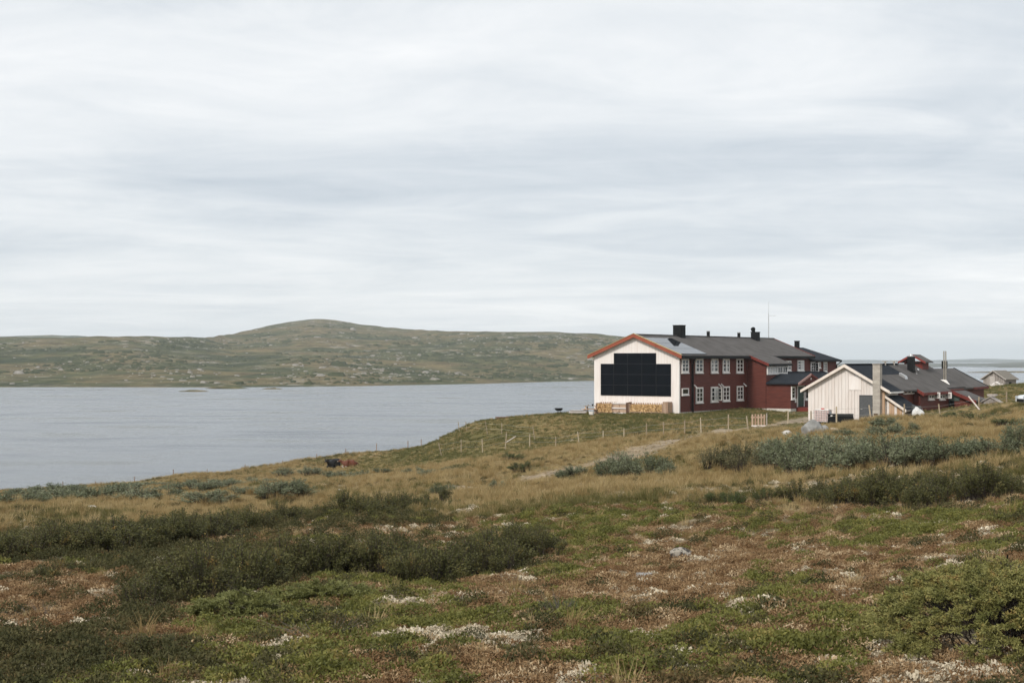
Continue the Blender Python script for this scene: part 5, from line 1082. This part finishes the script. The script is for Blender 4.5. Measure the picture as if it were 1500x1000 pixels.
# ------------------------------------------------------------------ junipers
M_JUN = mat('juniper_needles', (.125, .13, .04), (.25, .235, .08), rough=.6, scale=9, coord='World', c3=(.30, .20, .07), lo=.36, hi=.58, spec=.2)
M_JUNP = mat('pale_juniper_needles', (.11, .12, .035), (.22, .225, .075), rough=.55, scale=9, coord='World', c3=(.2, .19, .08), spec=.3)
def juniper(loc, rx, ry, h, nb, label, m, seed, rot=0, nt=9, nd=34, bl=.20):
    """branch ends fanning outwards over a low dome, each carrying a flat spray of needle tufts"""
    rg = np.random.default_rng(seed); P, D, segs = [], [], []
    for i in range(nb):
        a = rg.uniform(0, 2 * np.pi); r = np.sqrt(rg.uniform(0, 1)); x, y = np.cos(a) * r * rx, np.sin(a) * r * ry
        bump = .72 + .45 * float(fbm(np.array(x * 3.1 + seed), np.array(y * 3.1), seed, 3)); z = h * (1 - .8 * r**2.4) * bump + rg.uniform(-.05, .03) * h
        out = np.array([np.cos(a) * (.3 + r), np.sin(a) * (.3 + r), .55 - .35 * r]) + rg.normal(0, .3, 3); out /= np.linalg.norm(out); L_ = bl * rg.uniform(.7, 1.2)
        root = np.array([x, y, z]) - out * L_ * .6; sd = np.cross(out, [0, 0, 1]); sd /= np.linalg.norm(sd) + 1e-9
        segs.append(np.linspace(root - out * L_ * 1.2 - [0, 0, .05], root + out * L_ * .8, 7))
        for k in range(nt):
            t = rg.uniform(.15, 1); s0 = root + out * L_ * t - np.array([0, 0, .22]) * L_ * t * t; dr = out + sd * rg.uniform(-1.1, 1.1) + np.array([0, 0, rg.uniform(-.1, .35)]); dr /= np.linalg.norm(dr)
            q = rg.uniform(0, 1, nd)[:, None]; tl = bl * .34 * rg.uniform(.7, 1.2); side = rg.normal(0, 1, (nd, 3)); side /= np.linalg.norm(side, axis=1, keepdims=True)
            P.append(s0 + dr * tl * q - np.array([0, 0, .2]) * tl * q * q + side * .004); D.append(dr * .9 + side)
    P = np.concatenate(P); V, F = leaf_quads(P, np.concatenate(D), rg.uniform(.014, .024, len(P)), .0065, rg)
    t = thing('juniper', label, 'shrub', loc, rot); obj('foliage', npmesh('foliage', V, F, m), t); obj('branches', stem_mesh('branches', segs, .007, M_TWIG), t)
g = ground_d(1480, 8.4); juniper((g.x, g.y, gz(g.x, g.y) - .03), .80, .95, .44, 520, 'big rounded juniper with yellow-green drooping sprays beside brown heath', M_JUN, 5)
g = ground_at(345, 903); juniper((g.x, g.y, gz(g.x, g.y) - .02), .42, .30, .20, 95, 'flat sprawling juniper beside a white lichen patch, below the dense thicket', M_JUNP, 8, R(25))
g = ground_at(478, 880); juniper((g.x, g.y, gz(g.x, g.y) - .02), .62, .28, .17, 120, 'flat yellowish juniper mat reaching under the dense thicket', M_JUNP, 9, R(28))

# ------------------------------------------------------------------ ground cover, scattered
def proto_obj(name, V, F, m): return bpy.data.objects.new(name, npmesh(name, V, F, m))
def heath_clump(seed, w, h, n, leaf, asp, m, upd=.8):
    rg = np.random.default_rng(seed); a = rg.uniform(0, 2 * np.pi, n); r = np.sqrt(rg.uniform(0, 1, n)) * w / 2
    z = h * (1 - (2 * r / w)**2) * rg.uniform(.35, 1.05, n); P = np.c_[r * np.cos(a), r * np.sin(a), z - .01]
    D = rg.normal(0, 1, (n, 3)) * [1, 1, .6] + [0, 0, upd]; V, F = leaf_quads(P, D, rg.uniform(.6, 1.4, n) * leaf, rg.uniform(.6, 1.2, n) * leaf * asp, rg); return V, F
def grass_tuft(seed, w, h, n, wid, m, bend=.6):
    rg = np.random.default_rng(seed); V, F = [], []
    for i in range(n):
        a = rg.uniform(0, 6.28); r = np.sqrt(rg.uniform()) * w / 2; b = np.array([r * np.cos(a), r * np.sin(a), -.02]); L_ = h * rg.uniform(.55, 1.15); la = a + rg.normal(0, .9); o = np.array([np.cos(la), np.sin(la), 0]); sd = np.array([-np.sin(la + rg.normal(0, .8)), np.cos(la), 0]) * wid * rg.uniform(.6, 1.2)
        k = bend * rg.uniform(.3, 1.3); c = [b + o * L_ * k * t * t * .8 + np.array([0, 0, 1]) * L_ * (t - .3 * k * t * t) for t in (0, .5, 1)]
        q = len(V); V += [c[0] - sd, c[0] + sd, c[1] - sd * .8, c[1] + sd * .8, c[2] - sd * .15, c[2] + sd * .15]; F += [(q, q + 1, q + 3, q + 2), (q + 2, q + 3, q + 5, q + 4)]
    return np.array(V), np.array(F)
MG = {
 'g': mat('crowberry_green', (.105, .11, .027), (.19, .188, .048), rough=.65, scale=4, coord='World', c3=(.25, .20, .065), trans=.2, rand=.35, spec=.25),
 'b': mat('brown_heath', (.165, .096, .046), (.31, .21, .112), rough=.85, scale=6, coord='World', c3=(.50, .39, .25), rand=.4, spec=.15),
 's': mat('straw_grass', (.28, .20, .085), (.44, .34, .17), rough=.7, scale=.6, coord='World', c3=(.46, .36, .20), trans=.3, rand=.35, spec=.25),
 'o': mat('olive_grass', (.105, .098, .030), (.17, .15, .055), rough=.7, scale=.6, coord='World', c3=(.26, .2, .085), trans=.3, rand=.4, spec=.25),
 'lawn': mat('meadow_grass', (.10, .105, .034), (.17, .16, .055), rough=.7, scale=.35, coord='World', c3=(.2, .16, .06), trans=.3, rand=.3, spec=.25),
 'l': mat('cream_lichen', (.42, .36, .26), (.62, .55, .42), rough=.9, scale=6, coord='World', c3=(.72, .67, .55), rand=.3, spec=.1),
 'd': mat('dark_heather', (.055, .056, .022), (.10, .09, .038), rough=.8, scale=3, coord='World', c3=(.13, .09, .04), trans=.15, rand=.35, spec=.2)}
def protos(tag_, fn, n=3): return [proto_obj('%s_clump' % tag_, *fn(s), MG[tag_]) for s in range(n)]
PR = {'g': protos('g', lambda s: heath_clump(s + 1, .30, .085, 420, .021, .6, None)), 'b': protos('b', lambda s: heath_clump(s + 11, .28, .06, 330, .022, .38, None, .6)),
      'd': protos('d', lambda s: heath_clump(s + 21, .32, .12, 420, .022, .55, None, .9)), 'l': protos('l', lambda s: heath_clump(s + 31, .15, .04, 150, .016, .9, None, .5)),
      's': protos('s', lambda s: grass_tuft(s + 41, .16, .24, 46, .0032, None)), 'o': protos('o', lambda s: grass_tuft(s + 51, .18, .15, 46, .0034, None)),
      'lawn': protos('lawn', lambda s: grass_tuft(s + 61, .30, .10, 70, .0045, None, .8))}
def scatter(name, pts, scl, prs):
    n = len(pts); me = bpy.data.meshes.new(name); me.vertices.add(n); me.vertices.foreach_set('co', np.asarray(pts, np.float32).ravel())
    rg = np.random.default_rng(n); rot = np.c_[rg.normal(0, .12, n), rg.normal(0, .12, n), rg.uniform(0, 6.28, n)]
    a = me.attributes.new('rot', 'FLOAT_VECTOR', 'POINT'); a.data.foreach_set('vector', rot.astype(np.float32).ravel())
    a = me.attributes.new('scl', 'FLOAT', 'POINT'); a.data.foreach_set('value', np.asarray(scl, np.float32)); me.update()
    o = obj(name, me, kind='stuff'); col = bpy.data.collections.new(name + '_pieces')
    for p in prs: col.objects.link(p)
    ng = bpy.data.node_groups.new(name, 'GeometryNodeTree'); ng.interface.new_socket('Geometry', in_out='INPUT', socket_type='NodeSocketGeometry'); ng.interface.new_socket('Geometry', in_out='OUTPUT', socket_type='NodeSocketGeometry')
    N = ng.nodes; L = ng.links; gi = N.new('NodeGroupInput'); go = N.new('NodeGroupOutput'); ip = N.new('GeometryNodeInstanceOnPoints'); ci = N.new('GeometryNodeCollectionInfo')
    ci.inputs['Collection'].default_value = col; ci.inputs['Separate Children'].default_value = True; ci.inputs['Reset Children'].default_value = True
    ip.inputs['Pick Instance'].default_value = True
    r = N.new('GeometryNodeInputNamedAttribute'); r.data_type = 'FLOAT_VECTOR'; r.inputs['Name'].default_value = 'rot'; s = N.new('GeometryNodeInputNamedAttribute'); s.data_type = 'FLOAT'; s.inputs['Name'].default_value = 'scl'
    e = N.new('FunctionNodeEulerToRotation'); L.new(r.outputs['Attribute'], e.inputs[0]); L.new(e.outputs[0], ip.inputs['Rotation']); L.new(s.outputs['Attribute'], ip.inputs['Scale'])
    L.new(gi.outputs[0], ip.inputs['Points']); L.new(ci.outputs[0], ip.inputs['Instance']); L.new(ip.outputs[0], go.inputs[0])
    md = o.modifiers.new('scatter', 'NODES'); md.node_group = ng; return o
def inside(x, y):
    m = np.zeros(len(x), bool)
    for (ox, oy), r in (((HX, HY), [(-9.1, .15, -.1, 40.5), (0, 2.2, 15.2, 20.7), (2, 6.6, 15.1, 21.4), (0, 3, 21, 35.6)]), ((AX, AY), [(-6.2, .1, -.1, 29), (0, 1.7, .3, 3.5), (0, .65, 6.8, 20), (.5, 2.65, 14.7, 18.6)])):
        dx, dy = x - ox, y - oy; lx = dx * U.x + dy * U.y; ly = dx * VV.x + dy * VV.y
        for a, b, c, d in r: m |= (lx > a) & (lx < b) & (ly > c) & (ly < d)
    return m
def scatter_all():
    rg = np.random.default_rng(3); out = {k: ([], []) for k in PR}
    bands = [(3.5, 9, 105, 1.0), (9, 16, 85, 1.0), (16, 30, 36, 1.15), (30, 60, 14, 1.35), (60, 110, 7.5, 1.55), (110, 190, 5.0, 1.8), (190, 240, .9, 2.8)]
    for d0, d1, dens, sc in bands:
        hw = .47 * d1 + 6; n = int(2 * hw * (d1 - d0) * dens); y = rg.uniform(d0, d1, n); x = rg.uniform(-hw, hw, n); k = np.abs(x) < .47 * y + 6; x, y = x[k], y[k]
        z = H(x, y); k = (z > .25) & ~inside(x, y); x, y, z = x[k], y[k], z[k]; W = cover(x, y, z); keys = ['g', 'b', 's', 'l', 'd', 'p']; C = np.cumsum(np.stack([W[q] for q in keys], 1)**1.6, 1); C /= C[:, -1:]
        pick = (rg.uniform(size=(len(x), 1)) > C).sum(1); far = y > 26; lawn = (y + .25 * (x - 5) > 102) & (x > -16)
        s = sc * rg.uniform(.65, 1.3, len(x)) * (.35 + .65 * sstep(.6, 3.2, path_dist(x, y))) * np.where((y > 91) & (y < 109) & (x > 16), .45, 1)
        for i, q in enumerate(keys[:5]):
            m = pick == i
            if q in 'gbd':
                near = m & ~far; out[q][0].append(np.c_[x, y, z][near]); out[q][1].append(s[near]); f = m & far
                if q == 'g': a = f & lawn; out['lawn'][0].append(np.c_[x, y, z][a]); out['lawn'][1].append(s[a]); f = f & ~lawn
                if q in 'gb': out['o'][0].append(np.c_[x, y, z][f]); out['o'][1].append(s[f] * (1.1 if q == 'g' else .9))
                else: out['d'][0].append(np.c_[x, y, z][f]); out['d'][1].append(s[f] * .8)
            elif q == 's':
                ll = m & lawn & (rg.uniform(size=len(x)) < .45); out['lawn'][0].append(np.c_[x, y, z][ll]); out['lawn'][1].append(s[ll]); m = m & ~ll
                out['s'][0].append(np.c_[x, y, z][m]); out['s'][1].append(s[m] * np.where(lawn[m], .55, np.where(y[m] < 20, np.where(rg.uniform(size=m.sum()) < .13, .8, .34), np.where(y[m] < 30, .55, .8))))
            else: out[q][0].append(np.c_[x, y, z][m]); out[q][1].append(s[m] * rg.uniform(.6, 1.3, m.sum()))
    names = {'g': 'crowberry', 'b': 'brown_heath', 's': 'straw_grass', 'o': 'olive_grass', 'lawn': 'meadow_grass', 'l': 'lichen', 'd': 'dark_heather'}
    for k, (P, S) in out.items(): P = np.concatenate(P); S = np.concatenate(S); scatter(names[k], P, S, PR[k]); print(names[k], len(P))
scatter_all()
def _skin_setup(): pass
build_cattle()
def make_haze():
    m = bpy.data.materials.new('haze_air'); m.use_nodes = True; nt = m.node_tree; N = nt.nodes
    N.remove(N['Principled BSDF']); v = N.new('ShaderNodeVolumePrincipled'); v.inputs['Color'].default_value = (.86, .94, 1.0, 1)
    v.inputs['Density'].default_value = 1.1e-4; nt.links.new(v.outputs[0], N['Material Output'].inputs['Volume'])
    MB().box(-17000, 17000, -300, 17000, -12, 170).build('haze', m, kind='stuff')
make_haze()
